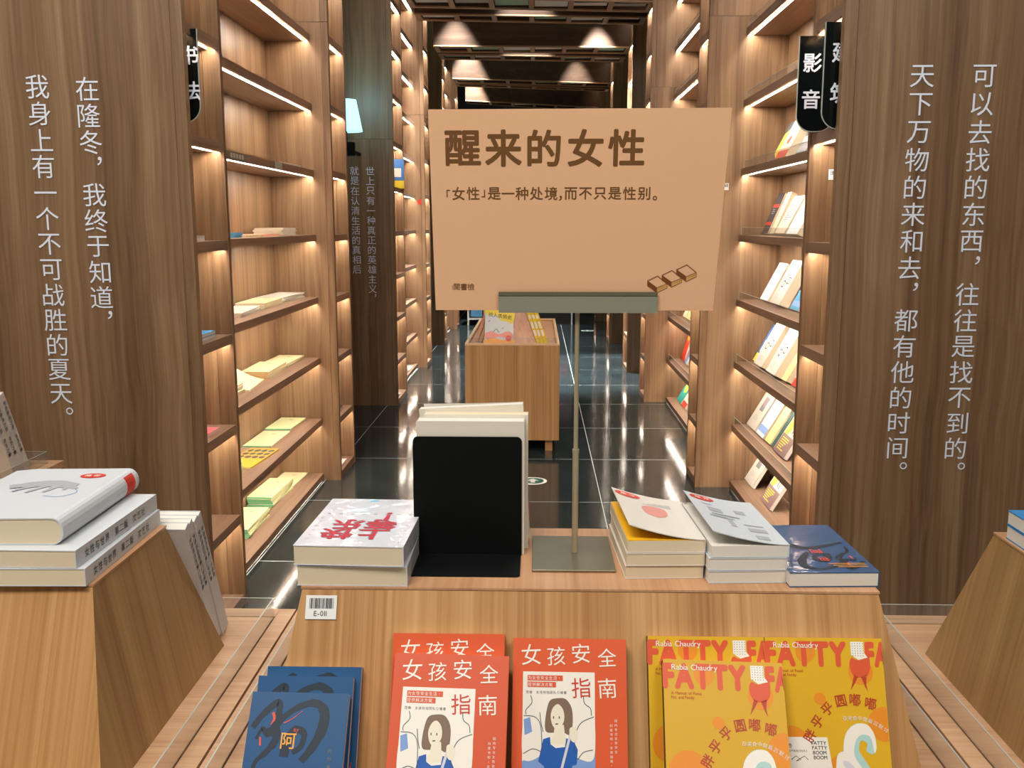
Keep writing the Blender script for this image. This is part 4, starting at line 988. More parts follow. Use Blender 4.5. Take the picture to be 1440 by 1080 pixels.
for i in range(2, 8):
    a0, a1 = math.pi * i / 10, math.pi * (i + 1) / 10
    f = lambda a, r: (w_ / 2 - 0.012 + r * math.sin(a), t_ * 0.5 - (t_ * 0.5 + r - 0.014) * math.cos(a))
    p, q, a, c = f(a0, 0.0142), f(a1, 0.0142), f(a0, 0.0147), f(a1, 0.0147)
    b.hexa([(p[0], 0.212, p[1]), (q[0], 0.212, q[1]), (q[0], 0.242, q[1]), (p[0], 0.242, p[1]), (a[0], 0.212, a[1]), (c[0], 0.212, c[1]), (c[0], 0.242, c[1]), (a[0], 0.242, a[1])])
b.build('spine_sticker', red_st, e)
e.matrix_world = Matrix.Translation((-0.712, 1.184, zz)) @ Matrix.Rotation(R(1.5), 4, 'Z')
# white books leaning on the back slope of the left table
BU = Vector((0, -0.11 / _L, (ZT - ZL) / _L)); BN = Vector((0, (ZT - ZL) / _L, 0.11 / _L))
off = 0.0006
for i in range(4):
    tt = 0.0175
    e = make_book(0.150, 0.262, tt, C_lw, paper_w, ['innermost, touching the table', 'second from the table', 'third from the table', 'outermost'][i] and 'white book leaning behind the left table, ' + ['innermost of four, touching the slope', 'second of four from the slope', 'third of four from the slope', 'outermost of the four'][i], 'white books leaning behind the left table', spine='L')
    spine_text(e, 0.150, 0.262, tt, '女性写作的第二次生命', I_gy, sz=0.010)
    P = Vector((-0.622 - 0.002 * (i % 2), 1.42 + 0.11, ZL)) + BN * off + BU * (-off * BN.z / BU.z + 0.0008)
    e.matrix_world = frame(P, (-1, 0, 0), BU, BN); off += tt + 0.0007
# another table behind the left one, seen only by the books leaning on its far slope
T4 = display_table(-2.060, 0.440, 0.485, -2.62, -1.44, 'light oak display table behind the lower left one, mostly hidden by the thick white books', yf=2.25, yb=2.495, yo0=1.98, yo1=2.81)
off = 0.0006
for i in range(3):
    tt = 0.027
    e = make_book(0.170, 0.262, tt, cov('dusty_white_cover', 214, 206, 196), paper_w, 'white book with spine lettering at the far left edge, ' + ['innermost of three', 'middle of three', 'outermost of three'][i], 'white books leaning at the far left edge', spine='L')
    spine_text(e, 0.170, 0.262, tt, '你也能成为她 你的力量', I_gy, sz=0.014)
    P = Vector((-1.5640 - 0.002 * (i % 2), 2.495 + 0.11, ZL)) + BN * off + BU * (-off * BN.z / BU.z + 0.0008)
    e.matrix_world = frame(P, (-1, 0, 0), BU, BN); off += tt + 0.0007
# blue books on the right table
C_cy = cov('bright_blue_cover', 40, 140, 206, True)
for i in range(2):
    e = make_book(0.150, 0.205, 0.0215, C_cy, paper_w, ['bright blue book, lower of the two at the right edge of the photo', 'bright blue book, upper of the two at the right edge of the photo'][i], 'bright blue books on the right table', spine='R', board=0.0016)
    lay(e, 0.6995 + 0.075, 1.392 - 0.205, ZT + 0.0003 + i * 0.022, 0)

# ================================================================== LEFT BOOKCASE: flat copybooks
C_pg = cov('pale_lime_cover', 208, 212, 158); C_pc = cov('pale_butter_cover', 218, 208, 164); C_gs = mat('green_page_edges', S(120, 200, 150), 0.7, noise=0.15, nscale=500)
C_yb = cov('strong_yellow_cover', 222, 178, 50); C_tan = cov('tan_edge_cover', 214, 190, 146); C_wt = cov('off_white_cover', 200, 196, 184); C_bs = cov('bright_sky_cover', 70, 150, 200)
C_sal = cov('salmon_cover', 224, 160, 130); C_nv = cov('slate_navy_cover', 60, 70, 96); C_lb = cov('ice_blue_cover', 214, 228, 232)
pg_tan = mat('ochre_page_edges', S(206, 164, 104), 0.7)
ORD = ['lowest', 'second lowest', 'third lowest', 'fourth lowest', 'fifth lowest', 'sixth lowest']
POS = ['bottom', 'second up', 'third up', 'fourth up', 'fifth up', 'top']
def flat_stack(shelf, n, x0, x1, y0, y1, t, cover, pages, ang, desc, where, marks=None, curl=False):
    z = ZS[shelf] + 0.0004; w, h = x1 - x0, y1 - y0; proto = None
    for i in range(n):
        last = i == n - 1
        if n == 1: lb = f'{desc} copybook lying alone {where}, {ORD[shelf]} shelf, left bookcase'
        else:
            pos = 'top' if last else POS[i]
            lb = f'{desc} copybook, {pos} of stack {where}, {ORD[shelf]} left shelf'
        if proto is None or last:
            e = make_book(w, h, t, cover, pages, lb, 'copybooks on the left bookcase', flap=(0.05 if shelf == 2 else 0.018) if (curl and last) else 0, curl=0, board=0.0006, name='copybook', spine='R')
            if proto is None and not last: proto = e
            if last and marks: marks(e, w, h, t)
        else: e = dup(proto, lb)
        a = ang + (R(rnd.uniform(-2.2, 2.2)) if n > 1 else 0)
        e.matrix_world = Matrix.Translation(((x0 + x1) / 2, (y0 + y1) / 2 + (rnd.uniform(-0.006, 0.006) if n > 1 else 0), z)) @ Matrix.Rotation(a, 4, 'Z') @ Matrix.Translation((0, -h / 2, 0))
        z += t + 0.0003
def m_small(e, w, h, t):
    b = MB(); b.box(-w * 0.05, w * 0.1, h * 0.78, h * 0.80, t + 0.0001, t + 0.0002); b.box(-w * 0.1, w * 0.15, h * 0.83, h * 0.838, t + 0.0001, t + 0.0002); b.build('title_print', I_gy, e)
def m_yellow(e, w, h, t):
    b = MB(); b.box(-w * 0.5, w * 0.5, h * 0.42, h * 0.97, t + 0.0001, t + 0.00015); b.build('cover_panel', mat('mustard_panel', S(200, 166, 70), 0.6), e)
    rr = random.Random(9)
    for i in range(4):
        for j in range(3):
            cx, cy = (-0.36 + 0.24 * i) * w, h * (0.52 + 0.17 * j)
            b = MB(); b.prism(spline([(cx + w * 0.11 * math.cos(a) * rr.uniform(.7, 1.1), cy + h * 0.07 * math.sin(a) * rr.uniform(.7, 1.1)) for a in [k * math.pi / 3 for k in range(6)]], True, 3), t + 0.0002, t + 0.00025); b.build('dark_blob', mat('charcoal_print', S(70, 66, 62), 0.6), e)
flat_stack(0, 5, -1.402, -1.268, 4.03, 4.37, 0.0085, C_pg, C_gs, R(1), 'pale lime green-edged', 'nearest', m_small)
flat_stack(0, 6, -1.410, -1.285, 4.50, 4.86, 0.0085, C_pg, C_gs, R(-1), 'pale lime green-edged', 'in the middle', m_small)
flat_stack(0, 1, -1.410, -1.275, 4.875, 5.155, 0.007, C_pc, C_gs, R(-3), 'pale butter-coloured', 'farthest', m_small)
flat_stack(1, 6, -1.410, -1.275, 3.66, 4.02, 0.0085, C_pg, C_gs, R(0), 'pale green-edged', 'beside the niche post')
flat_stack(1, 1, -1.376, -1.236, 4.06, 4.42, 0.008, C_yb, paper, R(-5), 'mustard yellow blob-patterned', 'near the post', m_yellow)
flat_stack(1, 1, -1.412, -1.272, 4.47, 4.81, 0.007, C_pc, C_gs, R(-1), 'pale butter-coloured', 'in the middle', m_small)
flat_stack(1, 1, -1.412, -1.276, 4.86, 5.155, 0.008, C_pg, C_gs, R(-2), 'pale lime green-edged', 'farthest', m_small)
flat_stack(2, 5, -1.402, -1.268, 3.70, 4.06, 0.0085, C_pc, pg_tan, R(0), 'butter yellow ochre-edged', 'beside the niche post')
flat_stack(2, 1, -1.392, -1.262, 4.08, 4.39, 0.006, C_pc, paper, R(4), 'butter yellow curling', 'near the post', None, True)
flat_stack(2, 4, -1.396, -1.262, 4.41, 4.76, 0.0085, C_pc, pg_tan, R(1), 'butter yellow ochre-edged', 'in the middle', m_small)
flat_stack(2, 2, -1.406, -1.270, 4.80, 5.15, 0.0085, C_pc, paper, R(-2), 'butter yellow', 'farthest', m_small)
flat_stack(3, 2, -1.400, -1.262, 4.00, 4.38, 0.009, C_wt, paper, R(3), 'off-white worn', 'nearest', m_small)
flat_stack(3, 3, -1.404, -1.266, 4.41, 4.77, 0.009, C_pc, paper, R(2), 'butter yellow worn', 'in the middle', m_small)
flat_stack(3, 3, -1.404, -1.262, 4.795, 5.15, 0.009, C_wt, paper_w, R(-2), 'off-white worn', 'farthest', m_small)
flat_stack(4, 2, -1.400, -1.26, 3.86, 4.12, 0.010, C_bs, paper_w, R(0), 'sky blue', 'beside the niche post')
flat_stack(4, 1, -1.400, -1.262, 4.16, 4.42, 0.009, C_tan, paper, R(2), 'tan', 'second from the post')
flat_stack(4, 1, -1.400, -1.262, 4.45, 4.70, 0.009, C_sal, paper, R(-3), 'salmon pink', 'third from the post')
flat_stack(4, 4, -1.404, -1.262, 4.74, 5.08, 0.009, C_wt, paper, R(2), 'off-white', 'farthest')
flat_stack(5, 1, -1.400, -1.25, 3.90, 4.16, 0.012, C_yb, paper, R(4), 'mustard yellow', 'nearest')
flat_stack(5, 1, -1.400, -1.25, 4.19, 4.42, 0.010, C_nv, paper, R(-3), 'slate navy', 'second from the post')
flat_stack(5, 1, -1.400, -1.25, 4.50, 4.74, 0.008, C_lb, paper, R(2), 'ice blue', 'third from the post')
flat_stack(5, 2, -1.400, -1.24, 4.78, 5.07, 0.009, C_wt, paper, R(-4), 'off-white', 'farthest', None, True)

# ================================================================== RIGHT BOOKCASES: leaning face-out books
def face_book(side, yc, z, w, h, t, th, cover, label, group, pages=paper, deco=None, xw=None, back=0.0, rot=0.0, spm=None):
    th = R(th); s, c = math.sin(th), math.cos(th)
    e = make_book(w, h, t, cover, pages, label, group, spine='L', spine_mat=spm)
    if deco: deco(e, w, h, t)
    if side > 0:
        P = Vector((xw - h * s - back, yc, z + 0.0008 + abs(math.sin(rot)) * w / 2)); e.matrix_world = frame(P, (0, -1, 0), (s, 0, c), (-c, 0, s)) @ Matrix.Rotation(rot, 4, 'Z')
    else:
        P = Vector((xw + h * s + back, yc, z + 0.0008 + abs(math.sin(rot)) * w / 2)); e.matrix_world = frame(P, (0, 1, 0), (-s, 0, c), (c, 0, s)) @ Matrix.Rotation(rot, 4, 'Z')
    return e
def D(*items):
    """deco maker: ('box', name, mat, u0, u1, v0, v1) fractions of the cover, ('poly', name, mat, pts), v from the head"""
    def f(e, w, h, t):
        for k, it in enumerate(items):
            z = t + 0.0001 + k * 0.00006; b = MB()
            if it[0] == 'box': _, nm, m, u0, u1, v0, v1 = it; b.box((u0 - .5) * w, (u1 - .5) * w, h * (1 - v1), h * (1 - v0), z, z + 0.00004)
            elif it[0] == 'poly': _, nm, m, pts = it; b.prism([((u - .5) * w, h * (1 - v)) for u, v in pts], z, z + 0.00004)
            elif it[0] == 'line':
                _, nm, m, Ls, wd = it
                for L_ in Ls: b.stroke(spline([((u - .5) * w, h * (1 - v)) for u, v in L_], False, 5), wd * w, z, z + 0.00004)
            elif it[0] == 'rows':
                _, nm, m, u0, u1, v0, n, dv = it
                rr = random.Random(n)
                for i in range(n): b.box((u0 - .5) * w, (u0 + (u1 - u0) * rr.uniform(.5, 1) - .5) * w, h * (1 - v0 - i * dv - dv * .4), h * (1 - v0 - i * dv), z, z + 0.00004)
            b.build(nm, m, e)
    return f
I_gr = mat('leaf_green_print', S(150, 168, 70), 0.5); I_tl = mat('teal_print', S(30, 150, 140), 0.5); I_pu = mat('plum_grey_print', S(130, 104, 104), 0.5); I_ph = mat('photo_lilac_print', S(150, 130, 140), 0.5); I_yl = mat('yellow_print', S(238, 214, 60), 0.5)
glassesD = D(('line', 'glasses_print', I_bk, [circle(0.36, 0.55, 0.13, 12, 0.07) + [circle(0.36, 0.55, 0.13, 12, 0.07)[0]], circle(0.68, 0.46, 0.13, 12, 0.07) + [circle(0.68, 0.46, 0.13, 12, 0.07)[0]], [(0.30, 0.38), (0.45, 0.33)], [(0.5, 0.36), (0.62, 0.32)]], 0.034), ('rows', 'text_rows', I_lg, 0.15, 0.75, 0.78, 4, 0.035), ('rows', 'title_rows', I_lb, 0.1, 0.9, 0.06, 2, 0.05), ('box', 'side_rows', I_gy, 0.90, 0.93, 0.2, 0.7))
photoD = D(('box', 'photo_print', I_ph, 0.32, 0.68, 0.28, 0.60), ('poly', 'photo_hill', I_gy, [(0.32, 0.60), (0.32, 0.50), (0.45, 0.44), (0.55, 0.52), (0.68, 0.46), (0.68, 0.60)]), ('rows', 'text_rows', I_lg, 0.2, 0.8, 0.72, 3, 0.04))
oliveD = D(('box', 'lower_panel', I_pu, 0.0, 1.0, 0.62, 1.0), ('poly', 'green_patch', I_gr, [(0.05, 0.30), (0.30, 0.25), (0.45, 0.50), (0.30, 0.62), (0.05, 0.62)]), ('poly', 'teal_arc', I_tl, spline([(0.62, 0.12), (0.85, 0.10), (0.92, 0.32), (0.80, 0.30)])), ('rows', 'text_rows', I_yl, 0.12, 0.75, 0.68, 6, 0.045), ('rows', 'title_rows', I_gy, 0.1, 0.8, 0.06, 3, 0.05), ('box', 'figure_print', I_bk, 0.55, 0.60, 0.42, 0.56), ('box', 'figure_print', I_bk, 0.70, 0.74, 0.44, 0.58))
navyD = D(('poly', 'yellow_shape', I_yl, [(0.10, 0.28), (0.95, 0.05), (0.95, 0.72), (0.60, 0.92), (0.10, 0.75)]), ('box', 'title_block', I_bk, 0.48, 0.60, 0.30, 0.44), ('box', 'title_block', I_bk, 0.64, 0.72, 0.30, 0.44), ('rows', 'text_rows', I_gy, 0.3, 0.8, 0.52, 3, 0.04))
redcrD = D(('poly', 'red_spot', I_red, circle(0.5, 0.62, 0.16, 16, 0.09)), ('box', 'red_band', I_red, 0.0, 1.0, 0.84, 1.0), ('poly', 'red_spot', I_red, circle(0.35, 0.2, 0.08, 12, 0.05)), ('rows', 'text_rows', I_gy, 0.2, 0.7, 0.4, 3, 0.04))
blyelD = D(('box', 'yellow_band', I_yl, 0, 1, 0.78, 1), ('box', 'white_square', I_w, 0.2, 0.8, 0.42, 0.72), ('box', 'amber_square', I_org, 0.45, 0.85, 0.12, 0.34), ('line', 'scribble', I_bk, [[(0.3, 0.5), (0.5, 0.46), (0.7, 0.55), (0.5, 0.66), (0.35, 0.6)]], 0.03))
spotD = D(('rows', 'text_rows', I_gy, 0.15, 0.8, 0.2, 8, 0.06),)
waveD = D(('line', 'line_drawing', I_nv, [[(0.3, 0.5), (0.5, 0.35), (0.7, 0.3), (0.6, 0.5), (0.4, 0.62), (0.3, 0.55)]], 0.02), ('rows', 'text_rows', I_lg, 0.15, 0.75, 0.75, 3, 0.04))
blueD = D(('rows', 'title_rows', I_w, 0.15, 0.85, 0.10, 3, 0.06), ('box', 'white_band', I_lb, 0, 1, 0.78, 0.92))
C_b1 = cov('medium_blue_cover', 72, 148, 190); C_be = cov('beige_cover', 226, 214, 184); C_bk = cov('charcoal_cover', 50, 50, 56); C_dn = cov('dark_teal_cover', 58, 76, 86)
C_yw = cov('butter_spine_cover', 238, 214, 140); C_gn = cov('deep_green_cover', 46, 84, 78); C_ye2 = cov('royal_blue_cover', 66, 120, 190); C_ra = cov('bright_red_cover', 214, 58, 36)
GR = 'face-out books on the near right bookcase'
XW = 1.2595
W_ = lambda i: f'on the {ORD[i]} shelf, near right case'
N3 = lambda d, p, i: f'{d}, {p} {W_(i)}'
def fb(i, yc, w, h, t, th, cover, d, p, deco=None, back=0.0, pages=paper, rot=0): return face_book(1, yc, ZS[i], w, h, t, th, cover, N3(d, p, i), GR, pages, deco, XW, back, rot)
fb(0, 4.995, 0.20, 0.235, 0.018, 30, C_wt, 'white book with small photo', 'farther one', photoD, pages=paper_w)
fb(0, 4.60, 0.20, 0.24, 0.018, 30, C_wt, 'olive and brown illustrated book', 'nearer one', oliveD, pages=paper_w)
fb(1, 4.97, 0.19, 0.25, 0.014, 30, C_wt, 'white book with small photo', 'farthest one', photoD, pages=paper_w)
fb(1, 4.755, 0.15, 0.245, 0.020, 30, C_lb, 'ice blue book', 'second from the far end', blueD, 0.0)
fb(1, 4.60, 0.10, 0.235, 0.022, 30, C_yw, 'narrow ochre book', 'third from the far end', None)
fb(1, 4.52, 0.045, 0.23, 0.018, 30, C_gn, 'thin deep green book', 'before the olive book', None)
fb(1, 4.36, 0.19, 0.25, 0.020, 30, C_wt, 'olive and brown illustrated book', 'nearest one', oliveD, pages=paper_w)
fb(2, 4.985, 0.16, 0.215, 0.020, 28, C_ye2, 'blue and yellow illustrated book', 'farthest one', blyelD)
fb(2, 4.775, 0.175, 0.235, 0.055, 28, C_wt, 'thick white glasses-drawing book', 'farther of two', glassesD)
fb(2, 4.53, 0.175, 0.235, 0.050, 28, C_wt, 'thick white glasses-drawing book', 'nearer of two', glassesD)
fb(2, 4.36, 0.08, 0.215, 0.035, 28, C_yw, 'narrow butter yellow book', 'second nearest', None)
fb(2, 4.22, 0.12, 0.215, 0.020, 28, C_wt, 'white book with red mark', 'nearest one', redcrD)
fb(3, 4.87, 0.165, 0.205, 0.030, 27, C_lb, 'pale blue-white book with line drawing', 'farthest one', waveD)
fb(3, 4.56, 0.185, 0.225, 0.045, 27, C_wt, 'thick white glasses-drawing book', 'the only one', glassesD)
fb(3, 4.34, 0.135, 0.195, 0.022, 27, C_b1, 'medium blue book', 'right of the glasses book', blueD)
fb(3, 4.19, 0.09, 0.185, 0.02, 27, C_yw, 'narrow cream book', 'nearest one', None)
fb(4, 4.965, 0.12, 0.215, 0.030, 22, C_bk, 'charcoal book with red bands', 'farthest one', D(('box', 'red_band', I_red, 0, 1, 0.28, 0.36), ('box', 'red_band', I_red, 0, 1, 0.72, 0.80), ('rows', 'text_rows', I_lg, 0.2, 0.8, 0.4, 3, 0.05)))
fb(4, 4.81, 0.075, 0.215, 0.030, 22, C_be, 'narrow beige book', 'second from the far end', None)
fb(4, 4.635, 0.18, 0.195, 0.030, 27, C_be, 'beige text-covered book', 'third from the far end', spotD)
fb(4, 4.37, 0.19, 0.225, 0.028, 27, C_lb, 'white line-drawing book', 'nearest one', waveD)
fb(5, 4.80, 0.205, 0.225, 0.020, 27, C_dn, 'dark teal book with yellow shape', 'farthest one', navyD)
fb(5, 4.56, 0.19, 0.235, 0.045, 27, C_be, 'cream red-spotted book', 'second from the far end', redcrD)
fb(5, 4.345, 0.16, 0.20, 0.030, 27, C_dn, 'grey-white book', 'third from far end', D(('box', 'pale_half', I_lg, 0, 1, 0.5, 0.9), ('box', 'pale_top', I_w, 0, 1, 0.0, 0.18)))
fb(5, 4.18, 0.12, 0.19, 0.022, 27, C_be, 'small beige book', 'nearest one', spotD)
GR2 = 'face-out books on the farther right bookcase'
def fb2(i, yc, w, h, t, th, cover, d, p, deco=None, rot=0): return face_book(1, yc, ZS[i], w, h, t, th, cover, f'{d}, {p}, {ORD[i]} shelf of farther right bookcase', GR2, paper_w, deco, 1.2495, 0.0, rot)
tealD = D(('poly', 'yellow_flowers', I_yl, spline([(0.2, 0.35), (0.5, 0.2), (0.85, 0.3), (0.8, 0.6), (0.5, 0.7), (0.25, 0.6)])), ('rows', 'title_rows', I_w, 0.2, 0.8, 0.08, 2, 0.05))
fb2(0, 7.37, 0.20, 0.26, 0.02, 30, cov('teal_cover', 40, 160, 150), 'teal book with yellow shapes', 'farthest one', tealD)
fb2(0, 7.15, 0.19, 0.26, 0.02, 30, C_be, 'beige and pink illustrated book', 'middle one', redcrD)
fb2(0, 6.93, 0.19, 0.22, 0.02, 30, C_wt, 'white illustrated book', 'nearest one', oliveD)
fb2(1, 7.47, 0.15, 0.24, 0.05, 16, C_ra, 'bright red boxed book', 'farthest one', D(('box', 'gold_title', I_org, 0.25, 0.75, 0.15, 0.35)))
cl = [(cov('rose_cover', 214, 110, 130), 'rose'), (C_bs, 'sky blue'), (C_wt, 'off-white'), (C_sal, 'salmon'), (C_bk, 'charcoal'), (C_ra, 'red')]
for k, (m_, nm) in enumerate(cl):
    fb2(1, 7.33 - k * 0.075, 0.065, 0.20 + 0.01 * (k % 3), 0.04, 24, m_, f'narrow {nm} book', 'in the tilted row', None)
for k, (m_, nm, yy_) in enumerate(((C_be, 'beige', 7.42), (C_yw, 'butter yellow', 7.25), (C_wt, 'off-white', 7.08), (C_bk, 'charcoal', 6.92))):
    fb2(2, yy_, 0.14, 0.21, 0.035, 24, m_, f'{nm} book', 'in the row', spotD)
# left far bookcase, seen beside the sign
GR3 = 'face-out books in the narrow left bookcase beside the sign'
def fb3(i, yc, w, h, t, th, cover, d, deco=None, pages=paper_w): return face_book(-1, yc, ZS[i], w, h, t, th, cover, d + f' on the {ORD[i] if i < 6 else "seventh lowest"} shelf left of the sign', GR3, pages, deco, -1.4195, 0.02)
fb3(6, 9.20, 0.18, 0.25, 0.02, 22, C_lb, 'pale book standing', waveD)
fb3(5, 9.14, 0.20, 0.27, 0.02, 26, C_bk, 'black and white photo book leaning', D(('poly', 'white_shape', I_w, [(0.1, 0.3), (0.9, 0.1), (0.9, 0.6), (0.3, 0.9)]), ('box', 'grey_block', I_gy, 0.2, 0.7, 0.7, 0.9)))
fb3(4, 9.14, 0.20, 0.25, 0.02, 26, C_wt, 'white book with red dots leaning', D(('poly', 'red_spot', I_red, circle(0.8, 0.85, 0.12, 12, 0.08)), ('poly', 'red_spot', I_red, circle(0.15, 0.85, 0.1, 12, 0.07)), ('box', 'grey_block', I_lg, 0.2, 0.8, 0.4, 0.7), ('box', 'yellow_block', I_yl, 0.2, 0.8, 0.15, 0.35)))
fb3(3, 9.14, 0.20, 0.27, 0.02, 26, C_lb, 'ice blue illustrated book leaning', D(('poly', 'blue_shape', I_lb, spline([(0.2, 0.3), (0.8, 0.25), (0.7, 0.8), (0.3, 0.75)])), ('poly', 'red_spot', I_red, circle(0.8, 0.88, 0.1, 12, 0.06))))
fb3(2, 9.10, 0.18, 0.22, 0.025, 22, C_wt, 'white book with red foot leaning', D(('box', 'red_band', I_red, 0, 1, 0.75, 1),))
fb3(1, 9.10, 0.18, 0.24, 0.02, 26, C_bs, 'blue book with red dot leaning', D(('poly', 'red_spot', I_red, circle(0.6, 0.85, 0.16, 12, 0.1)), ('box', 'white_block', I_w, 0.2, 0.8, 0.4, 0.7)))
e = make_book(0.2, 0.28, 0.012, C_wt, paper_w, 'white book lying flat on the lowest shelf left of the sign', GR3); lay(e, -1.30, 8.95, ZS[0] + 0.0004, 0)
# niche items
NG = 'small books in the pillar niches'
def nb(x, y, z, w, h, t, m_, lb, ang=0, n=1):
    for i in range(n):
        e = make_book(w, h, t, m_, paper_w, lb if n == 1 else lb + ', ' + ['lower', 'upper'][i] + ' of two', NG); lay(e, x, y, z + 0.0004 + i * (t + 0.0004), ang)
nb(-1.185, 3.10, ZS[4], 0.11, 0.17, 0.018, C_wt, 'small white book in the near left niche below the black sign', 0.0)
nb(-1.185, 3.10, ZS[3], 0.13, 0.20, 0.012, C_bs, 'flat blue-covered book in the near left niche, fourth lowest shelf', 0, 2)
nb(-1.185, 3.10, ZS[2], 0.13, 0.19, 0.012, cov('pink_cover', 230, 120, 130), 'flat pink book in the near left niche, third lowest shelf')
nb(-1.175, 5.24, ZS[1], 0.13, 0.22, 0.010, C_bk, 'glossy magazine in the niche of the pillar beyond the left bookcase', R(5), 2)
nb(-1.175, 5.24, ZS[0], 0.13, 0.20, 0.008, cov('pale_pink_cover', 236, 200, 196), 'pale pink leaflet at the foot of the niche beyond the left bookcase', 0, 2)
e = make_book(0.12, 0.18, 0.03, C_ra, paper, 'small red book standing low in the near right niche', NG); e.matrix_world = frame((0.955, 3.10, ZS[1] + 0.0006), (0, 1, 0), (0, 0, 1), (1, 0, 0)) @ Matrix.Translation((-0.06, 0, 0))
e = make_book(0.12, 0.18, 0.02, C_ra, paper, 'red book lying under the black hanging signs', NG); lay(e, 0.965, 2.93, ZS[5] + 0.0004)
nb(-1.17, 7.46, ZS[0], 0.13, 0.2, 0.02, C_wt, 'white book at the foot of the dark text pillar niche', 0)
e = make_book(0.15, 0.23, 0.02, C_ye2, paper, 'blue and yellow book standing in the dark text pillar niche', NG); D(('box', 'yellow_band', I_yl, 0, 1, 0.72, 1), ('box', 'white_block', I_w, 0.15, 0.85, 0.3, 0.6))(e, 0.15, 0.23, 0.02)
e.matrix_world = frame((-1.15, 7.88, ZS[5] + 0.0006), (1, 0, 0), (0, 0, 1), (0, -1, 0))

# ================================================================== FAR DISPLAY TABLE
t = empty('display_table', (-0.153, 5.87, 0), 'far wooden display cabinet with sloping book rest, standing in the aisle behind the sign', 'display table')
HW, DD = 0.292, 1.6
OK2 = wood('golden_oak', [S(150, 110, 68), S(180, 138, 90), S(202, 160, 112)], 'Z', across=18, fine=120, dist=0.1, warp=0.02)
B('front_panel', OK2, t, (-HW, HW, 0, 0.018, 0.075, 0.672)); B('side_panel', OK2, t, (HW - 0.018, HW, 0.0185, DD - 0.0185, 0.075, 0.672)); B('side_panel', OK2, t, (-HW, -HW + 0.018, 0.0185, DD - 0.0185, 0.075, 0.672)); B('rear_panel', OK2, t, (-HW, HW, DD - 0.018, DD, 0.075, 0.672))
B('ledge_board', oak_x, t, (-HW + 0.0185, HW - 0.0185, 0.0185, DD - 0.0185, 0.650, 0.664))
for q in ((-HW, HW, 0, 0.018), (-HW, HW, DD - 0.018, DD), (-HW, -HW + 0.018, 0.0185, DD - 0.0185), (HW - 0.018, HW, 0.0185, DD - 0.0185)): B('pale_rim', oak_edge, t, (*q, 0.6725, 0.684))
B('plinth', black, t, (-HW + 0.06, HW - 0.05, 0.10, DD - 0.1, 0.0, 0.0745))
for x in (-HW + 0.04, HW - 0.085):
    for y in (0.04, DD - 0.085): B('foot', OK2, t, (x, x + 0.045, y, y + 0.045, 0, 0.0745))
PX, PT, z0, z1, f0, f1 = 0.15, 0.06, 0.6645, 0.93, 0.10, 0.20
pts = [(-PX, f0, z0), (PX, f0, z0), (PX, DD - f0, z0), (-PX, DD - f0, z0), (-PT, f1, z1), (PT, f1, z1), (PT, DD - f1, z1), (-PT, DD - f1, z1)]
rest = wood('pinkish_wood', [S(176, 128, 98), S(198, 148, 116), S(212, 166, 134)], 'Z', across=18, dist=0.1, warp=0.02)
for (i, j, nm) in ((0, 1, 'front_slope'), (1, 2, 'side_slope'), (2, 3, 'rear_slope'), (3, 0, 'side_slope')):
    a, b_, c, d = Vector(pts[i]), Vector(pts[j]), Vector(pts[j + 4]), Vector(pts[i + 4]); n = (b_ - a).cross(d - a)
    slab6(t, nm, rest, [a, b_, c, d], n, 0.01)
B('top_cap', rest, t, (-PT, PT, f1, DD - f1, z1, z1 + 0.010))
lp = B('acrylic_lip', acrylic, t, (-HW + 0.02, HW - 0.02, 0.021, 0.0235, 0.6645, 0.716))
B('polished_edge', acr_edge, lp, (-HW + 0.02, HW - 0.02, 0.021, 0.0235, 0.7161, 0.7172))
KG = 'books resting on the far display cabinet'
fl_ = (f1 - f0) / (z1 - z0); a = math.atan(fl_); U = Vector((0, math.sin(a), math.cos(a))); Nn = Vector((0, -math.cos(a), math.sin(a)))
e = make_book(0.178, 0.235, 0.022, cov('pale_grey_blue_cover', 206, 212, 214), paper_w, 'yellow-topped illustrated book facing the viewer on the far display cabinet', KG)
D(('poly', 'yellow_sky', I_yl, spline([(0.02, 0.01), (0.98, 0.01), (0.98, 0.44), (0.8, 0.40), (0.55, 0.36), (0.4, 0.22), (0.1, 0.22)])), ('poly', 'amber_ground', I_org, spline([(0.02, 0.99), (0.02, 0.90), (0.3, 0.84), (0.6, 0.90), (0.98, 0.88), (0.98, 0.99)])), ('poly', 'rose_crowd', I_pk, spline([(0.03, 0.72), (0.25, 0.66), (0.5, 0.74), (0.8, 0.66), (0.97, 0.74), (0.95, 0.86), (0.5, 0.82), (0.05, 0.88)])), ('poly', 'red_seal', red_st, circle(0.83, 0.86, 0.10, 16, 0.085)), ('line', 'figure_lines', I_nv, [[(0.12, 0.4), (0.18, 0.36)], [(0.6, 0.60), (0.66, 0.56)], [(0.3, 0.68), (0.4, 0.6), (0.5, 0.7)]], 0.02))(e, 0.178, 0.235, 0.022)
b = MB()
for i, ch in enumerate('给人类简史'): put_glyph(b, ch, (-0.30 + i * 0.165) * 0.178, 0.235 * (0.80 - i * 0.02), 0.030, 0.0227, 0.012)
b.build('title_print', I_gr if False else mat('olive_print', S(90, 84, 30), 0.5), e)
P = Vector((-0.153 - 0.085, 5.87 + f0, z0)) + Nn * 0.001 + U * 0.001; e.matrix_world = frame(P, (1, 0, 0), U, Nn)
sa = math.atan((PX - PT) / (z1 - z0)); s_, c_ = math.sin(sa), math.cos(sa)
C_yk = cov('yellow_spine_cover', 236, 206, 40)
off = 0.001
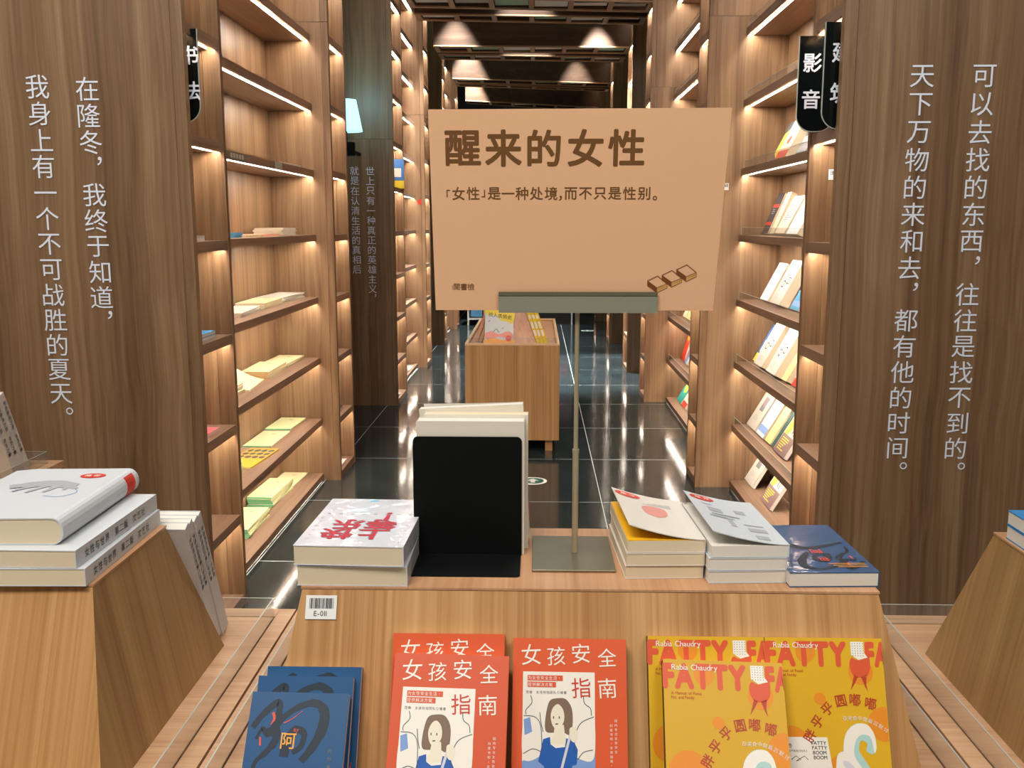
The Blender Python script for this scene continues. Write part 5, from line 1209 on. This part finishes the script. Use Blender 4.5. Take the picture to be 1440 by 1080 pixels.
for k in range(3):
    e = make_book(0.17, 0.235, 0.021, C_yk, paper_w, 'yellow and white spined book on the far cabinet, ' + ['innermost', 'second', 'third'][k] + ' of the yellow ones', KG, spine='L')
    b = MB()
    for v0, v1 in ((0.05, 0.09), (0.10, 0.145), (0.165, 0.19)): b.box(-0.0853, -0.0851, v0, v1, 0.003, 0.018)
    b.build('spine_panels', I_w, e)
    P = Vector((-0.153 + PX + 0.001 + off / c_, 5.87 + f0 + 0.03 + 0.085, z0 + 0.001))
    e.matrix_world = frame(P, (0, 1, 0), (-s_, 0, c_), (c_, 0, s_)); off += 0.0225
for k, (m_, nm) in enumerate(((C_wt, 'white'), (C_lb, 'pale blue'))):
    e = make_book(0.17, 0.235, 0.016, m_, paper_w, f'{nm} book on the right slope of the far cabinet beyond the yellow ones', KG)
    P = Vector((-0.153 + PX, 5.87 + f0 + 0.30 + 0.18 * k, z0)) + Vector((0.004 + 0.0, 0, 0)); P.z = z0 + 0.001
    e.matrix_world = frame(P, (0, 1, 0), (-s_, 0, c_), (c_, 0, s_))
off = 0.001
for k in range(4):
    e = make_book(0.17, 0.235, 0.020, cov('pinkish_tan_cover', 206, 160, 128), paper, 'tan book on the left slope of the far cabinet, ' + ['innermost', 'second from inside', 'third from inside', 'outermost'][k], KG, spine='R')
    P = Vector((-0.153 - PX - 0.001 - off / c_, 5.87 + f0 + 0.13 + 0.085, z0 + 0.001))
    e.matrix_world = frame(P, (0, -1, 0), (s_, 0, c_), (-c_, 0, s_)); off += 0.0235

# ================================================================== WHITE RACKS AT THE END, FLOOR SIGNS
rackm = mat('white_rack', S(226, 230, 230), 0.4); rk = [(cov('rack_blue', 70, 150, 205), 'blue'), (cov('rack_yellow', 232, 196, 50), 'yellow'), (cov('rack_lilac', 190, 180, 210), 'lilac'), (cov('rack_pink', 226, 140, 150), 'pink'), (C_wt, 'white')]
def rack(x0, x1, y, zs, label, dark_base, tag_):
    t = empty('shelf_rack', (x0, y, 0), label, 'rack'); W = x1 - x0
    for x in (0, W - 0.02): B('side_frame', rackm, t, (x, x + 0.02, 0, 0.35, 0, zs[-1]))
    B('back_sheet', mat('dark_sheet', S(60, 64, 70), 0.6), t, (0.0205, W - 0.0205, 0.33, 0.345, 0, zs[-1]))
    if dark_base: B('base_cabinet', mat('black_base', S(20, 20, 22), 0.5), t, (0.0205, W - 0.0205, 0.01, 0.329, 0, zs[0] - 0.0205))
    for z in zs: B('shelf', rackm, t, (0.0205, W - 0.0205, 0, 0.3295, z - 0.02, z))
    n = max(2, int(W / 0.2)); sp = (W - 0.06) / n
    for i, z in enumerate(zs[:-1]):
        for k in range(n):
            m_, nm = rk[(i * 2 + k) % 5]
            e = make_book(sp - 0.02, min(0.22, zs[i + 1] - z - 0.05), 0.03, m_, paper_w, f'{nm} boxed book on the {tag_} white rack, ' + ['lowest', 'second', 'third', 'fourth', 'fifth'][i] + ' shelf, ' + ['first', 'second', 'third', 'fourth', 'fifth'][k] + ' along', 'boxed books on the white racks')
            P = (x0 + 0.03 + sp * (k + 0.5), y + 0.10, z + 0.012); e.matrix_world = frame(P, (1, 0, 0), (0, 0.2, 1), (0, -1, 0.2))
rack(-0.98, -0.56, 13.45, [0.10, 0.42, 0.74, 1.06, 1.38], 'white metal rack with colourful books left of the far display cabinet', False, 'left')
rack(-0.42, 0.50, 13.6, [0.55, 0.80, 1.05, 1.35], 'white metal rack on a dark base, mirrored in the floor behind the pole', True, 'right')
for k, (x, y, r, lb) in enumerate(((-0.02, 5.18, 0.078, 'round green floor sign with white arrow beside the black bookend'), (0.673, 12.83, 0.085, 'round floor sign far down the dark aisle'))):
    t = empty('floor_sign', (x, y, 0.0), lb, 'floor sign', 'round floor signs')
    b = MB(); b.prism(circle(0, 0, r, 32), 0.0003, 0.0012); b.build('white_disc', lab_w, t)
    b = MB(); b.prism(circle(0, 0, r * 0.78, 32), 0.0013, 0.0018); b.build('green_disc', mat('sign_green', S(18, 96, 88), 0.4), t)
    b = MB(); b.prism([(-0.012, -0.04), (0.012, -0.04), (0.012, 0.0), (0.032, 0.0), (0, 0.042), (-0.032, 0.0), (-0.012, 0.0)], 0.0019, 0.0023); b.build('arrow', lab_w, t)
